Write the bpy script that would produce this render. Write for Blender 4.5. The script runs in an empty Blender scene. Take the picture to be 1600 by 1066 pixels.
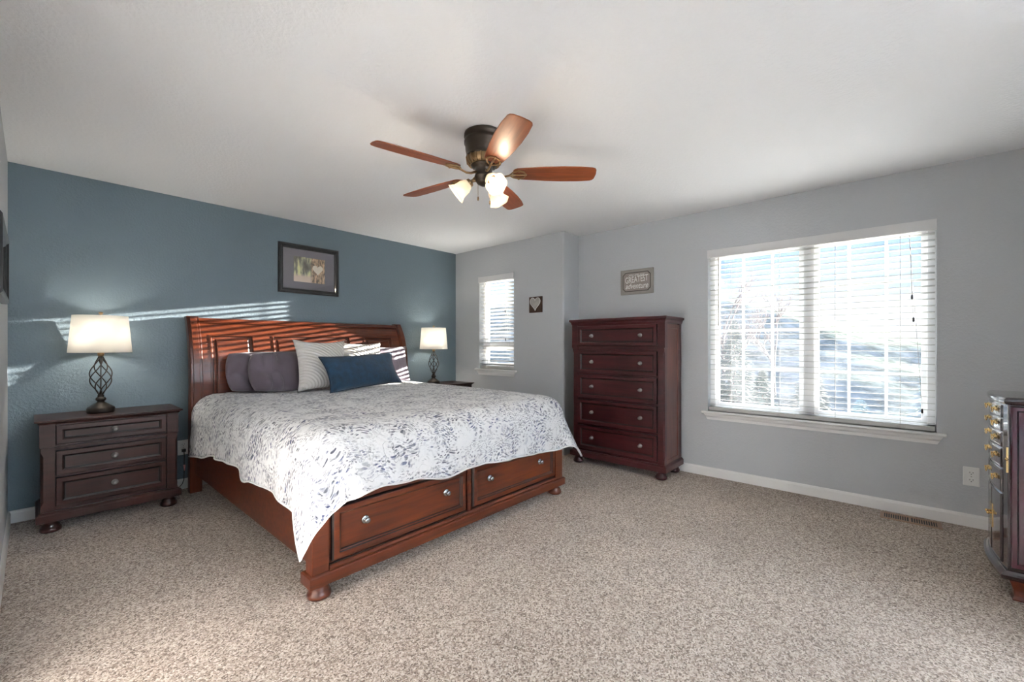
import bpy, bmesh, math, random
from mathutils import Vector, Matrix, noise
random.seed(7)
PI = math.pi
S = bpy.context.scene
COL = S.collection

# ------------------------------------------------------------------ camera, world, lights, exposure
cam_d = bpy.data.cameras.new('camera'); cam = bpy.data.objects.new('camera', cam_d); COL.objects.link(cam)
cam.location = (0.110, -4.450, 1.207)
cam.rotation_euler = (PI/2, 0, math.radians(41.716-90))
cam_d.sensor_width = 36; cam_d.lens = 668.34/1600*36; cam_d.shift_y = 5.6/1600
cam_d.clip_start = 0.02; cam_d.clip_end = 500
S.camera = cam
S.view_settings.view_transform = 'Standard'; S.view_settings.look = 'None'
S.view_settings.exposure = 1.56; S.view_settings.gamma = 1.0; S.view_settings.use_curve_mapping = False

wd = bpy.data.worlds.new('sky'); S.world = wd; wd.use_nodes = True
nt = wd.node_tree; nt.nodes.clear()
wo = nt.nodes.new('ShaderNodeOutputWorld'); bg = nt.nodes.new('ShaderNodeBackground')
tc = nt.nodes.new('ShaderNodeTexCoord'); sp = nt.nodes.new('ShaderNodeSeparateXYZ'); rp = nt.nodes.new('ShaderNodeValToRGB')
nt.links.new(tc.outputs['Generated'], sp.inputs[0]); nt.links.new(sp.outputs['Z'], rp.inputs[0])
nt.links.new(rp.outputs[0], bg.inputs[0]); nt.links.new(bg.outputs[0], wo.inputs[0])
e = rp.color_ramp.elements
e[0].position = 0.0; e[0].color = (0.80, 0.86, 0.95, 1)
e[1].position = 1.0; e[1].color = (0.10, 0.25, 0.70, 1)
for p_, c_ in ((0.07, (0.86, 0.91, 1.0, 1)), (0.12, (0.50, 0.72, 1.0, 1)), (0.19, (0.22, 0.47, 0.95, 1))):
    q = e.new(p_); q.color = c_
bg.inputs[1].default_value = 0.36

def light(name, kind, loc, energy, color, **k):
    d = bpy.data.lights.new(name, kind); d.energy = energy; d.color = color
    o = bpy.data.objects.new(name, d); o.location = loc; COL.objects.link(o)
    par = k.pop('parent', None); rot = k.pop('rot', None)
    for a, v in k.items(): setattr(d, a, v)
    if par: o.parent = par
    if rot: o.rotation_euler = rot
    return o
SUN = Vector((-4.2, 1.0, -0.672)).normalized()
sun = light('sun', 'SUN', (10, -3, 6), 24.0, (1.0, 0.93, 0.84), angle=math.radians(0.5))
sun.rotation_euler = SUN.to_track_quat('-Z', 'Y').to_euler()
# added fill lamp at an unseen rear opening behind the camera
light('rear_fill', 'AREA', (1.55, -7.55, 1.35), 1450.0, (0.85, 0.925, 1.0), shape='RECTANGLE', size=1.7, size_y=1.9, rot=(PI/2+0.3, 0, PI))
# added fill panel outside, high and out of view, boosting light through the windows
light('outside_sky_fill', 'AREA', (7.2, -3.6, 5.6), 900.0, (0.80, 0.90, 1.0), shape='RECTANGLE', size=4.0, size_y=3.0, rot=(0, math.radians(38), 0))

# ------------------------------------------------------------------ materials
def new_mat(name):
    m = bpy.data.materials.new(name); m.use_nodes = True
    n = m.node_tree; b = n.nodes['Principled BSDF']
    return m, n, b
def N(n, t, **k):
    x = n.nodes.new(t)
    for a, v in k.items(): setattr(x, a, v)
    return x
def mat(name, col, rough=0.5, metal=0.0, coat=0.0, vary=0.0, bump=0.0, bscale=60, sheen=0.0, spec=0.5, bdist=0.002):
    m, n, b = new_mat(name)
    b.inputs['Base Color'].default_value = (*col, 1); b.inputs['Roughness'].default_value = rough
    b.inputs['Metallic'].default_value = metal; b.inputs['Coat Weight'].default_value = coat
    b.inputs['Sheen Weight'].default_value = sheen; b.inputs['Specular IOR Level'].default_value = spec
    t = N(n, 'ShaderNodeTexCoord')
    if vary:
        ns = N(n, 'ShaderNodeTexNoise'); ns.inputs['Scale'].default_value = bscale*0.3; ns.inputs['Detail'].default_value = 4
        n.links.new(t.outputs['Object'], ns.inputs['Vector'])
        mx = N(n, 'ShaderNodeMix', data_type='RGBA'); n.links.new(ns.outputs['Fac'], mx.inputs['Factor'])
        mx.inputs[6].default_value = (*[c*(1-vary) for c in col], 1); mx.inputs[7].default_value = (*[min(1, c*(1+vary)) for c in col], 1)
        n.links.new(mx.outputs[2], b.inputs['Base Color'])
    if bump:
        ns = N(n, 'ShaderNodeTexNoise'); ns.inputs['Scale'].default_value = bscale; ns.inputs['Detail'].default_value = 3
        n.links.new(t.outputs['Object'], ns.inputs['Vector'])
        bp = N(n, 'ShaderNodeBump'); bp.inputs['Strength'].default_value = bump; bp.inputs['Distance'].default_value = bdist
        n.links.new(ns.outputs['Fac'], bp.inputs['Height']); n.links.new(bp.outputs[0], b.inputs['Normal'])
    return m
def wood(name, dark, lite, rough=0.32, axis='X', scale=9, coat=0.35):
    m, n, b = new_mat(name)
    t = N(n, 'ShaderNodeTexCoord'); mp = N(n, 'ShaderNodeMapping'); n.links.new(t.outputs['Object'], mp.inputs[0])
    mp.inputs['Scale'].default_value = {'X': (0.6, 7, 7), 'Y': (7, 0.6, 7), 'Z': (7, 7, 0.6)}[axis]
    n1 = N(n, 'ShaderNodeTexNoise'); n1.inputs['Scale'].default_value = scale*0.6; n1.inputs['Detail'].default_value = 7; n1.inputs['Distortion'].default_value = 0.6
    n.links.new(mp.outputs[0], n1.inputs['Vector'])
    n2 = N(n, 'ShaderNodeTexNoise'); n2.inputs['Scale'].default_value = 2.3; n2.inputs['Detail'].default_value = 2
    n.links.new(t.outputs['Object'], n2.inputs['Vector'])
    r = N(n, 'ShaderNodeValToRGB'); r.color_ramp.elements[0].position = 0.32; r.color_ramp.elements[1].position = 0.68
    r.color_ramp.elements[0].color = (*dark, 1); r.color_ramp.elements[1].color = (*lite, 1)
    ad = N(n, 'ShaderNodeMath', operation='MULTIPLY_ADD'); ad.inputs[1].default_value = 0.4
    n.links.new(n2.outputs['Fac'], ad.inputs[0]); 
    sb = N(n, 'ShaderNodeMath', operation='MULTIPLY'); sb.inputs[1].default_value = 0.6
    n.links.new(n1.outputs['Fac'], sb.inputs[0]); n.links.new(sb.outputs[0], ad.inputs[2])
    n.links.new(ad.outputs[0], r.inputs[0]); n.links.new(r.outputs[0], b.inputs['Base Color'])
    b.inputs['Roughness'].default_value = rough; b.inputs['Specular IOR Level'].default_value = 0.35; b.inputs['Coat Weight'].default_value = coat; b.inputs['Coat Roughness'].default_value = 0.18
    return m
def paint(name, col, bump=0.35, scale=75, rough=0.6, spec=0.3):
    m, n, b = new_mat(name)
    b.inputs['Base Color'].default_value = (*col, 1); b.inputs['Roughness'].default_value = rough; b.inputs['Specular IOR Level'].default_value = spec
    t = N(n, 'ShaderNodeTexCoord')
    ns = N(n, 'ShaderNodeTexNoise'); ns.inputs['Scale'].default_value = scale; ns.inputs['Detail'].default_value = 2.5; ns.inputs['Roughness'].default_value = 0.55
    n.links.new(t.outputs['Object'], ns.inputs['Vector'])
    r = N(n, 'ShaderNodeValToRGB'); r.color_ramp.elements[0].position = 0.42; r.color_ramp.elements[1].position = 0.62
    n.links.new(ns.outputs['Fac'], r.inputs[0])
    bp = N(n, 'ShaderNodeBump'); bp.inputs['Strength'].default_value = bump; bp.inputs['Distance'].default_value = 0.002
    n.links.new(r.outputs[0], bp.inputs['Height']); n.links.new(bp.outputs[0], b.inputs['Normal'])
    return m

M = {}
M['accent'] = paint('blue_grey_paint', (0.140, 0.185, 0.213), 0.5, 60, 0.5)
M['wall'] = paint('pale_grey_paint', (0.50, 0.52, 0.54), 0.35, 70)
M['wallL'] = paint('pale_grey_paint_side', (0.52, 0.53, 0.55), 0.35, 70)
M['ceil'] = paint('white_ceiling_paint', (0.90, 0.92, 0.94), 0.4, 55, 0.8)
M['trim'] = mat('white_trim_paint', (0.78, 0.78, 0.77), 0.35)
M['vinyl'] = mat('white_vinyl', (0.86, 0.87, 0.88), 0.4)
M['slat'] = mat('white_blind', (0.52, 0.52, 0.505), 0.55)
M['valance'] = mat('white_valance', (0.66, 0.66, 0.66), 0.45)
M['cordw'] = mat('cord_grey', (0.55, 0.54, 0.5), 0.7)
M['tassel'] = mat('tassel_dark', (0.05, 0.05, 0.055), 0.5)
M['bed'] = wood('cherry_bed_wood', (0.032, 0.0065, 0.003), (0.130, 0.0265, 0.007), rough=0.36, coat=0.15)
M['bedz'] = wood('cherry_bed_wood_upright', (0.030, 0.006, 0.003), (0.115, 0.024, 0.006), axis='Z', rough=0.36, coat=0.15)
M['ns'] = wood('dark_nightstand_wood', (0.014, 0.0042, 0.003), (0.050, 0.013, 0.009), rough=0.36, coat=0.12)
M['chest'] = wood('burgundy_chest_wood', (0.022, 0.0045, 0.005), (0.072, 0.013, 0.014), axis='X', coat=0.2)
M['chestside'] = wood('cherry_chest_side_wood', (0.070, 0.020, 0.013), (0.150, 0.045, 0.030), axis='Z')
M['blade'] = wood('cherry_fan_blade', (0.10, 0.022, 0.008), (0.32, 0.085, 0.028), axis='X', rough=0.42, coat=0.05)
M['groove_shade'] = mat('painted_groove_shade', (0.006, 0.003, 0.0025), 0.4)  # near-black tone that paints shade into grooves and drawer gaps
M['plum'] = mat('plum_lacquer', (0.055, 0.009, 0.019), 0.2, coat=0.8, vary=0.15, bscale=20)
M['plumdark'] = mat('dark_lacquer', (0.022, 0.008, 0.010), 0.12, coat=0.9, vary=0.15, bscale=20)
M['brass'] = mat('polished_brass', (0.80, 0.58, 0.25), 0.22, 1.0)
M['pewter'] = mat('pewter', (0.32, 0.31, 0.30), 0.35, 0.9, vary=0.2)
M['nickel'] = mat('dark_nickel', (0.40, 0.43, 0.46), 0.2, 1.0)
M['bronze'] = mat('oiled_bronze', (0.045, 0.033, 0.024), 0.35, 0.7, vary=0.35, bscale=50)
M['bronze2'] = mat('antique_bronze', (0.28, 0.18, 0.09), 0.35, 0.8, vary=0.3, bscale=50)
M['iron'] = mat('wrought_iron', (0.035, 0.027, 0.022), 0.42, 0.6, vary=0.4, bscale=60)
M['black'] = mat('black_frame', (0.010, 0.010, 0.011), 0.3, coat=0.3)
M['blackplastic'] = mat('black_plastic', (0.012, 0.012, 0.012), 0.4)
M['plate'] = mat('white_plate', (0.78, 0.78, 0.76), 0.35)
M['slot'] = mat('dark_slot', (0.02, 0.02, 0.02), 0.6)
M['register'] = mat('tan_metal', (0.34, 0.21, 0.14), 0.45, 0.1)
M['mattress'] = mat('mattress_ticking', (0.75, 0.74, 0.72), 0.9)
M['mauve'] = mat('mauve_cotton', (0.108, 0.084, 0.102), 0.9, vary=0.18, bump=0.35, bscale=16, sheen=0.25, bdist=0.01)
M['lavender'] = mat('lavender_cotton', (0.20, 0.165, 0.20), 0.9, vary=0.12, bump=0.3, bscale=16, sheen=0.2, bdist=0.008)
M['velvet'] = mat('blue_velvet', (0.004, 0.030, 0.066), 0.8, vary=0.85, bump=0.6, bscale=70, sheen=0.18, bdist=0.003)
M['velvetedge'] = mat('navy_piping', (0.008, 0.022, 0.045), 0.8)

def emis(name, col, s):
    m, n, b = new_mat(name); n.nodes.remove(b)
    em = N(n, 'ShaderNodeEmission'); em.inputs[0].default_value = (*col, 1); em.inputs[1].default_value = s
    n.links.new(em.outputs[0], n.nodes['Material Output'].inputs[0]); return m
M['bulb'] = emis('lit_bulb', (1.0, 0.92, 0.78), 1.0)

def translucent(name, col, f=0.55, rough=0.6, em=0.0, emc=(1, .9, .75)):
    m, n, b = new_mat(name)
    b.inputs['Base Color'].default_value = (*col, 1); b.inputs['Roughness'].default_value = rough
    if em: b.inputs['Emission Color'].default_value = (*emc, 1); b.inputs['Emission Strength'].default_value = em
    tr = N(n, 'ShaderNodeBsdfTranslucent'); tr.inputs[0].default_value = (*col, 1)
    mx = N(n, 'ShaderNodeMixShader'); mx.inputs[0].default_value = f
    n.links.new(b.outputs[0], mx.inputs[1]); n.links.new(tr.outputs[0], mx.inputs[2]); n.links.new(mx.outputs[0], n.nodes['Material Output'].inputs[0])
    return m
M['shade'] = translucent('linen_shade', (0.92, 0.905, 0.87), 0.55, 0.9)
M['tulip'] = translucent('frosted_glass', (0.72, 0.66, 0.56), 0.35, 0.3, 0.08)
def glass():
    m, n, b = new_mat('window_glass')
    n.nodes.remove(b); o = n.nodes['Material Output']
    tp = N(n, 'ShaderNodeBsdfTransparent'); gl = N(n, 'ShaderNodeBsdfGlossy'); gl.inputs['Roughness'].default_value = 0.02
    df = N(n, 'ShaderNodeBsdfTranslucent'); df.inputs[0].default_value = (0.85, 0.92, 1.0, 1)
    t = N(n, 'ShaderNodeTexCoord'); ns = N(n, 'ShaderNodeTexNoise'); ns.inputs['Scale'].default_value = 1.6; ns.inputs['Detail'].default_value = 5; ns.inputs['Distortion'].default_value = 1.2
    n.links.new(t.outputs['Object'], ns.inputs['Vector'])
    r = N(n, 'ShaderNodeMapRange'); r.inputs[1].default_value = 0.35; r.inputs[2].default_value = 0.7; r.inputs[3].default_value = 0.004; r.inputs[4].default_value = 0.014
    n.links.new(ns.outputs['Fac'], r.inputs[0])
    m1 = N(n, 'ShaderNodeMixShader'); n.links.new(r.outputs[0], m1.inputs[0]); n.links.new(tp.outputs[0], m1.inputs[1]); n.links.new(df.outputs[0], m1.inputs[2])
    m2 = N(n, 'ShaderNodeMixShader'); m2.inputs[0].default_value = 0.03; n.links.new(m1.outputs[0], m2.inputs[1]); n.links.new(gl.outputs[0], m2.inputs[2])
    n.links.new(m2.outputs[0], o.inputs[0]); return m
M['glass'] = glass()
def pglass():
    m, n, b = new_mat('picture_glass'); n.nodes.remove(b)
    tp = N(n, 'ShaderNodeBsdfTransparent'); gl = N(n, 'ShaderNodeBsdfGlossy'); gl.inputs['Roughness'].default_value = 0.03
    m2 = N(n, 'ShaderNodeMixShader'); m2.inputs[0].default_value = 0.06; n.links.new(tp.outputs[0], m2.inputs[1]); n.links.new(gl.outputs[0], m2.inputs[2])
    n.links.new(m2.outputs[0], n.nodes['Material Output'].inputs[0]); return m
M['pglass'] = pglass()

def carpet():
    m, n, b = new_mat('speckled_carpet')
    t = N(n, 'ShaderNodeTexCoord')
    v = N(n, 'ShaderNodeTexVoronoi'); v.inputs['Scale'].default_value = 180
    nd = N(n, 'ShaderNodeTexNoise'); nd.inputs['Scale'].default_value = 60; nd.inputs['Detail'].default_value = 2
    n.links.new(t.outputs['Object'], nd.inputs['Vector'])
    mxv = N(n, 'ShaderNodeMix', data_type='RGBA'); mxv.inputs['Factor'].default_value = 0.02
    n.links.new(t.outputs['Object'], mxv.inputs[6]); n.links.new(nd.outputs['Color'], mxv.inputs[7]); n.links.new(mxv.outputs[2], v.inputs['Vector'])
    sx = N(n, 'ShaderNodeSeparateColor'); n.links.new(v.outputs['Color'], sx.inputs[0])
    r = N(n, 'ShaderNodeValToRGB'); r.color_ramp.interpolation = 'LINEAR'
    e = r.color_ramp.elements
    e[0].position = 0.0; e[0].color = (0.13, 0.095, 0.074, 1); e[1].position = 1.0; e[1].color = (0.66, 0.585, 0.51, 1)
    for p_, c_ in ((0.18, (0.22, 0.168, 0.135, 1)), (0.4, (0.36, 0.285, 0.23, 1)), (0.72, (0.53, 0.445, 0.375, 1))):
        q = e.new(p_); q.color = c_
    n.links.new(sx.outputs[0], r.inputs[0])
    nb = N(n, 'ShaderNodeTexNoise'); nb.inputs['Scale'].default_value = 1.1; nb.inputs['Detail'].default_value = 5; nb.inputs['Roughness'].default_value = 0.6
    n.links.new(t.outputs['Object'], nb.inputs['Vector'])
    hr = N(n, 'ShaderNodeMapRange'); hr.inputs[1].default_value = 0.3; hr.inputs[2].default_value = 0.7; hr.inputs[3].default_value = 0.86; hr.inputs[4].default_value = 1.10
    n.links.new(nb.outputs['Fac'], hr.inputs[0])
    ml = N(n, 'ShaderNodeMix', data_type='RGBA', blend_type='MULTIPLY'); ml.inputs['Factor'].default_value = 1
    n.links.new(r.outputs[0], ml.inputs[6]); n.links.new(hr.outputs[0], ml.inputs[7]); n.links.new(ml.outputs[2], b.inputs['Base Color'])
    b.inputs['Roughness'].default_value = 1.0; b.inputs['Specular IOR Level'].default_value = 0.1; b.inputs['Sheen Weight'].default_value = 0.15
    bp = N(n, 'ShaderNodeBump'); bp.inputs['Strength'].default_value = 0.9; bp.inputs['Distance'].default_value = 0.006
    n2 = N(n, 'ShaderNodeTexNoise'); n2.inputs['Scale'].default_value = 110; n2.inputs['Detail'].default_value = 3
    n.links.new(t.outputs['Object'], n2.inputs['Vector'])
    n.links.new(n2.outputs['Fac'], bp.inputs['Height']); n.links.new(bp.outputs[0], b.inputs['Normal'])
    return m
M['carpet'] = carpet()

def quilt_mat():
    m, n, b = new_mat('botanical_print_quilt')
    uv = N(n, 'ShaderNodeUVMap'); uv.uv_map = 'UVMap'
    base = (0.78, 0.785, 0.79, 1)
    def leaves(scale, rot, sx, sy, thr, seed, soft=0.05):
        mp = N(n, 'ShaderNodeMapping'); mp.inputs['Rotation'].default_value = (0, 0, rot); mp.inputs['Location'].default_value = (seed, seed*1.7, 0)
        mp.inputs['Scale'].default_value = (sx, sy, 1)
        nd = N(n, 'ShaderNodeTexNoise', noise_dimensions='2D'); nd.inputs['Scale'].default_value = 7; nd.inputs['Detail'].default_value = 1
        ms = N(n, 'ShaderNodeVectorMath', operation='SCALE'); ms.inputs['Scale'].default_value = 0.10
        n.links.new(uv.outputs[0], nd.inputs['Vector']); n.links.new(nd.outputs['Color'], ms.inputs[0])
        ad = N(n, 'ShaderNodeVectorMath', operation='ADD'); n.links.new(uv.outputs[0], ad.inputs[0]); n.links.new(ms.outputs[0], ad.inputs[1])
        n.links.new(ad.outputs[0], mp.inputs[0])
        v = N(n, 'ShaderNodeTexVoronoi', voronoi_dimensions='2D'); v.inputs['Scale'].default_value = scale; n.links.new(mp.outputs[0], v.inputs['Vector'])
        r = N(n, 'ShaderNodeMapRange'); r.inputs[1].default_value = thr; r.inputs[2].default_value = thr+soft; r.inputs[3].default_value = 1; r.inputs[4].default_value = 0
        n.links.new(v.outputs['Distance'], r.inputs[0])
        s = N(n, 'ShaderNodeSeparateColor'); n.links.new(v.outputs['Color'], s.inputs[0])
        c = N(n, 'ShaderNodeMapRange'); c.inputs[1].default_value = 0.1; c.inputs[2].default_value = 0.9; c.inputs[3].default_value = 0.25; c.inputs[4].default_value = 1.0
        n.links.new(s.outputs[0], c.inputs[0])
        mu = N(n, 'ShaderNodeMath', operation='MULTIPLY'); n.links.new(r.outputs[0], mu.inputs[0]); n.links.new(c.outputs[0], mu.inputs[1])
        return mu
    def mask(scale, lo, hi, seed):
        mp = N(n, 'ShaderNodeMapping'); mp.inputs['Location'].default_value = (seed, seed, 0); n.links.new(uv.outputs[0], mp.inputs[0])
        a = N(n, 'ShaderNodeTexNoise', noise_dimensions='2D'); a.inputs['Scale'].default_value = scale; a.inputs['Detail'].default_value = 4; a.inputs['Roughness'].default_value = 0.65
        n.links.new(mp.outputs[0], a.inputs['Vector'])
        r = N(n, 'ShaderNodeMapRange'); r.inputs[1].default_value = lo; r.inputs[2].default_value = hi
        n.links.new(a.outputs['Fac'], r.inputs[0]); return r
    def mul(a, b_):
        x = N(n, 'ShaderNodeMath', operation='MULTIPLY'); n.links.new(a.outputs[0], x.inputs[0]); n.links.new(b_.outputs[0], x.inputs[1]); return x
    def mx(a, b_):
        x = N(n, 'ShaderNodeMath', operation='MAXIMUM'); n.links.new(a.outputs[0], x.inputs[0]); n.links.new(b_.outputs[0], x.inputs[1]); return x
    m1 = mask(5.5, 0.45, 0.55, 3.1); m2 = mask(6.5, 0.47, 0.57, 11.7); m3 = mask(5.0, 0.46, 0.58, 23.0)
    A = mul(leaves(26, 0.6, 1.0, 2.3, 0.30, 0.0), m1)
    B = mul(leaves(27, -0.9, 1.0, 2.4, 0.29, 5.3), m2)
    C = mul(leaves(40, 2.0, 1.0, 1.9, 0.24, 9.1), m3)
    # thin stems: contour lines of a noise field
    sn = N(n, 'ShaderNodeTexNoise', noise_dimensions='2D'); sn.inputs['Scale'].default_value = 9; sn.inputs['Detail'].default_value = 2.5
    n.links.new(uv.outputs[0], sn.inputs['Vector'])
    s1 = N(n, 'ShaderNodeMath', operation='SUBTRACT'); s1.inputs[1].default_value = 0.5; n.links.new(sn.outputs['Fac'], s1.inputs[0])
    s2 = N(n, 'ShaderNodeMath', operation='ABSOLUTE'); n.links.new(s1.outputs[0], s2.inputs[0])
    s3 = N(n, 'ShaderNodeMapRange'); s3.inputs[1].default_value = 0.003; s3.inputs[2].default_value = 0.011; s3.inputs[3].default_value = 0.75; s3.inputs[4].default_value = 0
    n.links.new(s2.outputs[0], s3.inputs[0])
    D = mul(s3, mask(4, 0.42, 0.58, 40.0))
    wash = mul(mask(7, 0.5, 0.75, 3.1), mask(40, 0.35, 0.75, 1.0))
    w2 = N(n, 'ShaderNodeMath', operation='MULTIPLY'); w2.inputs[1].default_value = 0.22; n.links.new(wash.outputs[0], w2.inputs[0])
    blue = mx(A, w2); grey = mx(mx(B, C), D)
    c1 = N(n, 'ShaderNodeMix', data_type='RGBA'); c1.inputs[6].default_value = base; c1.inputs[7].default_value = (0.085, 0.10, 0.19, 1); n.links.new(blue.outputs[0], c1.inputs['Factor'])
    c2 = N(n, 'ShaderNodeMix', data_type='RGBA'); c2.inputs[7].default_value = (0.075, 0.082, 0.11, 1); n.links.new(c1.outputs[2], c2.inputs[6]); n.links.new(grey.outputs[0], c2.inputs['Factor'])
    n.links.new(c2.outputs[2], b.inputs['Base Color'])
    b.inputs['Roughness'].default_value = 0.85; b.inputs['Specular IOR Level'].default_value = 0.2; b.inputs['Sheen Weight'].default_value = 0.1
    q = N(n, 'ShaderNodeTexNoise', noise_dimensions='2D'); q.inputs['Scale'].default_value = 34; q.inputs['Detail'].default_value = 2; n.links.new(uv.outputs[0], q.inputs['Vector'])
    q2 = N(n, 'ShaderNodeTexVoronoi', voronoi_dimensions='2D', feature='DISTANCE_TO_EDGE'); q2.inputs['Scale'].default_value = 15; n.links.new(uv.outputs[0], q2.inputs['Vector'])
    qa = N(n, 'ShaderNodeMath', operation='ADD'); n.links.new(q.outputs['Fac'], qa.inputs[0]); n.links.new(q2.outputs['Distance'], qa.inputs[1])
    bp = N(n, 'ShaderNodeBump'); bp.inputs['Strength'].default_value = 0.55; bp.inputs['Distance'].default_value = 0.008
    n.links.new(qa.outputs[0], bp.inputs['Height']); n.links.new(bp.outputs[0], b.inputs['Normal'])
    return m
M['quilt'] = quilt_mat()
M['hem'] = mat('white_binding', (0.78, 0.78, 0.77), 0.85)
def ribbed():
    m, n, b = new_mat('ribbed_ivory_fabric')
    b.inputs['Base Color'].default_value = (0.72, 0.70, 0.66, 1); b.inputs['Roughness'].default_value = 0.9
    t = N(n, 'ShaderNodeTexCoord'); mp = N(n, 'ShaderNodeMapping'); mp.inputs['Location'].default_value = (0.20, 0.0, -0.03)
    n.links.new(t.outputs['Object'], mp.inputs[0])
    w = N(n, 'ShaderNodeTexWave', wave_type='RINGS', rings_direction='Y'); w.inputs['Scale'].default_value = 12; w.inputs['Distortion'].default_value = 0.5; w.inputs['Detail Scale'].default_value = 0.5
    n.links.new(mp.outputs[0], w.inputs['Vector'])
    bp = N(n, 'ShaderNodeBump'); bp.inputs['Strength'].default_value = 0.8; bp.inputs['Distance'].default_value = 0.009
    n.links.new(w.outputs['Fac'], bp.inputs['Height']); n.links.new(bp.outputs[0], b.inputs['Normal'])
    return m
M['ribbed'] = ribbed()

# ------------------------------------------------------------------ mesh helpers
class MB:
    def __init__(s): s.bm = bmesh.new()
    def box(s, x0, x1, y0, y1, z0, z1):
        v = [s.bm.verts.new((x, y, z)) for z in (z0, z1) for y in (y0, y1) for x in (x0, x1)]
        for f in ((0, 2, 3, 1), (4, 5, 7, 6), (0, 1, 5, 4), (2, 6, 7, 3), (1, 3, 7, 5), (0, 4, 6, 2)): s.bm.faces.new([v[i] for i in f])
        return s
    def loops(s, L, cap0=True, cap1=True, close=True, smooth=False):
        R = [[s.bm.verts.new(p) for p in l] for l in L]
        for a, b in zip(R, R[1:]):
            n = len(a)
            for i in range(n if close else n-1):
                f = s.bm.faces.new((a[i], a[(i+1) % n], b[(i+1) % n], b[i])); f.smooth = smooth
        if cap0: s.bm.faces.new(list(reversed(R[0])))
        if cap1: s.bm.faces.new(R[-1])
        return s
    def lathe(s, prof, c=(0, 0, 0), seg=28, cap0=True, cap1=True, smooth=True, M3=None, squash=None):
        L = []
        for r, z in prof:
            l = []
            for i in range(seg):
                a = 2*PI*i/seg; p = Vector((r*math.cos(a), r*math.sin(a), z))
                if M3: p = M3 @ p
                l.append(p+Vector(c))
            L.append(l)
        return s.loops(L, cap0, cap1, True, smooth)
    def tube(s, pts, r, seg=8, cap=True, smooth=True):
        pts = [Vector(p) for p in pts]; L = []; up = None
        for i, p in enumerate(pts):
            t = (pts[min(i+1, len(pts)-1)]-pts[max(i-1, 0)]).normalized()
            if up is None: up = t.orthogonal().normalized()
            up = (up-t*up.dot(t)).normalized(); w = t.cross(up)
            rr = r[i] if isinstance(r, (list, tuple)) else r
            L.append([p+rr*(math.cos(2*PI*k/seg)*up+math.sin(2*PI*k/seg)*w) for k in range(seg)])
        return s.loops(L, cap, cap, True, smooth)
    def prism(s, poly, a0, a1, axis='z'):
        def m(p, q, t): return {'z': (p, q, t), 'x': (t, p, q), 'y': (p, t, q)}[axis]
        return s.loops([[m(p, q, t) for p, q in poly] for t in (a0, a1)])
    def rings(s, org, u, v, nrm, w, h, prof, back=None, dark=()):
        """nested rectangles: prof = [(inset, depth)], capped in the centre; org = lower-left corner"""
        org, u, v, nrm = Vector(org), Vector(u), Vector(v), Vector(nrm); L = []
        if back is not None: prof = [(0, back)]+list(prof)
        for i, d in prof:
            L.append([org+u*i+v*i+nrm*d, org+u*(w-i)+v*i+nrm*d, org+u*(w-i)+v*(h-i)+nrm*d, org+u*i+v*(h-i)+nrm*d])
        n0 = len(s.bm.faces); s.loops(L, back is not None, True); s.bm.faces.ensure_lookup_table()
        for k in dark:                      # shade painted into the grooves: these faces take a second, darker material
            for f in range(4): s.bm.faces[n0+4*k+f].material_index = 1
        return s
    def rectloft(s, x0, x1, y0, y1, prof, back=True):
        """prof=[(z, outset)]; y0 is the front (grows towards -y), the back side stays flat"""
        L = []
        for z, o in prof:
            yb = y1 if back else y1+o
            L.append([(x0-o, y0-o, z), (x1+o, y0-o, z), (x1+o, yb, z), (x0-o, yb, z)])
        return s.loops(L)
    def obj(s, name, m, parent=None, bevel=0, smooth=False, loc=None, seg=2, solid=0, norm=True):
        if norm: bmesh.ops.recalc_face_normals(s.bm, faces=s.bm.faces)
        me = bpy.data.meshes.new(name); s.bm.to_mesh(me); s.bm.free()
        o = bpy.data.objects.new(name, me); COL.objects.link(o)
        for k in (m if isinstance(m, (list, tuple)) else [m]): me.materials.append(k)
        if smooth:
            for p in me.polygons: p.use_smooth = True
        if parent: o.parent = parent
        if loc: o.location = loc
        if solid: q = o.modifiers.new('solid', 'SOLIDIFY'); q.thickness = solid; q.offset = 0
        if bevel:
            q = o.modifiers.new('bevel', 'BEVEL'); q.width = bevel; q.segments = seg; q.limit_method = 'ANGLE'; q.angle_limit = math.radians(35)
        return o
def B(*a): return MB().box(*a)
def thing(name, label, cat, loc=(0, 0, 0), rz=0, group=None):
    o = bpy.data.objects.new(name, None); COL.objects.link(o); o.location = loc; o.rotation_euler = (0, 0, rz); o.empty_display_size = 0.1
    return tag(o, label, cat, group)
def tag(o, label, cat, group=None):
    o['label'] = label; o['category'] = cat
    if group: o['group'] = group
    return o
def struct(o): o['kind'] = 'structure'; return o
def copy_tree(o, parent=None):
    c = o.copy(); COL.objects.link(c)
    if parent: c.parent = parent
    for ch in o.children: copy_tree(ch, c)
    return c

# ------------------------------------------------------------------ room shell
H = 2.44; L1 = 3.949; L2 = 4.25; YB = -1.778; YF = -5.2; YR = -7.6; XR = 2.6
struct(B(-0.15, 4.6, YR-0.1, 0.15, -0.12, 0).obj('floor', M['carpet']))
struct(B(-0.15, 4.6, YR-0.1, 0.15, H, H+0.12).obj('ceiling', M['ceil']))
struct(B(-0.15, L1+0.14, 0, 0.14, 0, H).obj('wall_back', M['accent']))
struct(B(-0.14, 0, YR, 0, 0, H).obj('wall_left', M['wallL']))
W1 = (-1.058, -0.463, 0.90, 2.075); W2 = (-4.674, -3.175, 0.60, 2.075)
w = MB()
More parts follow.
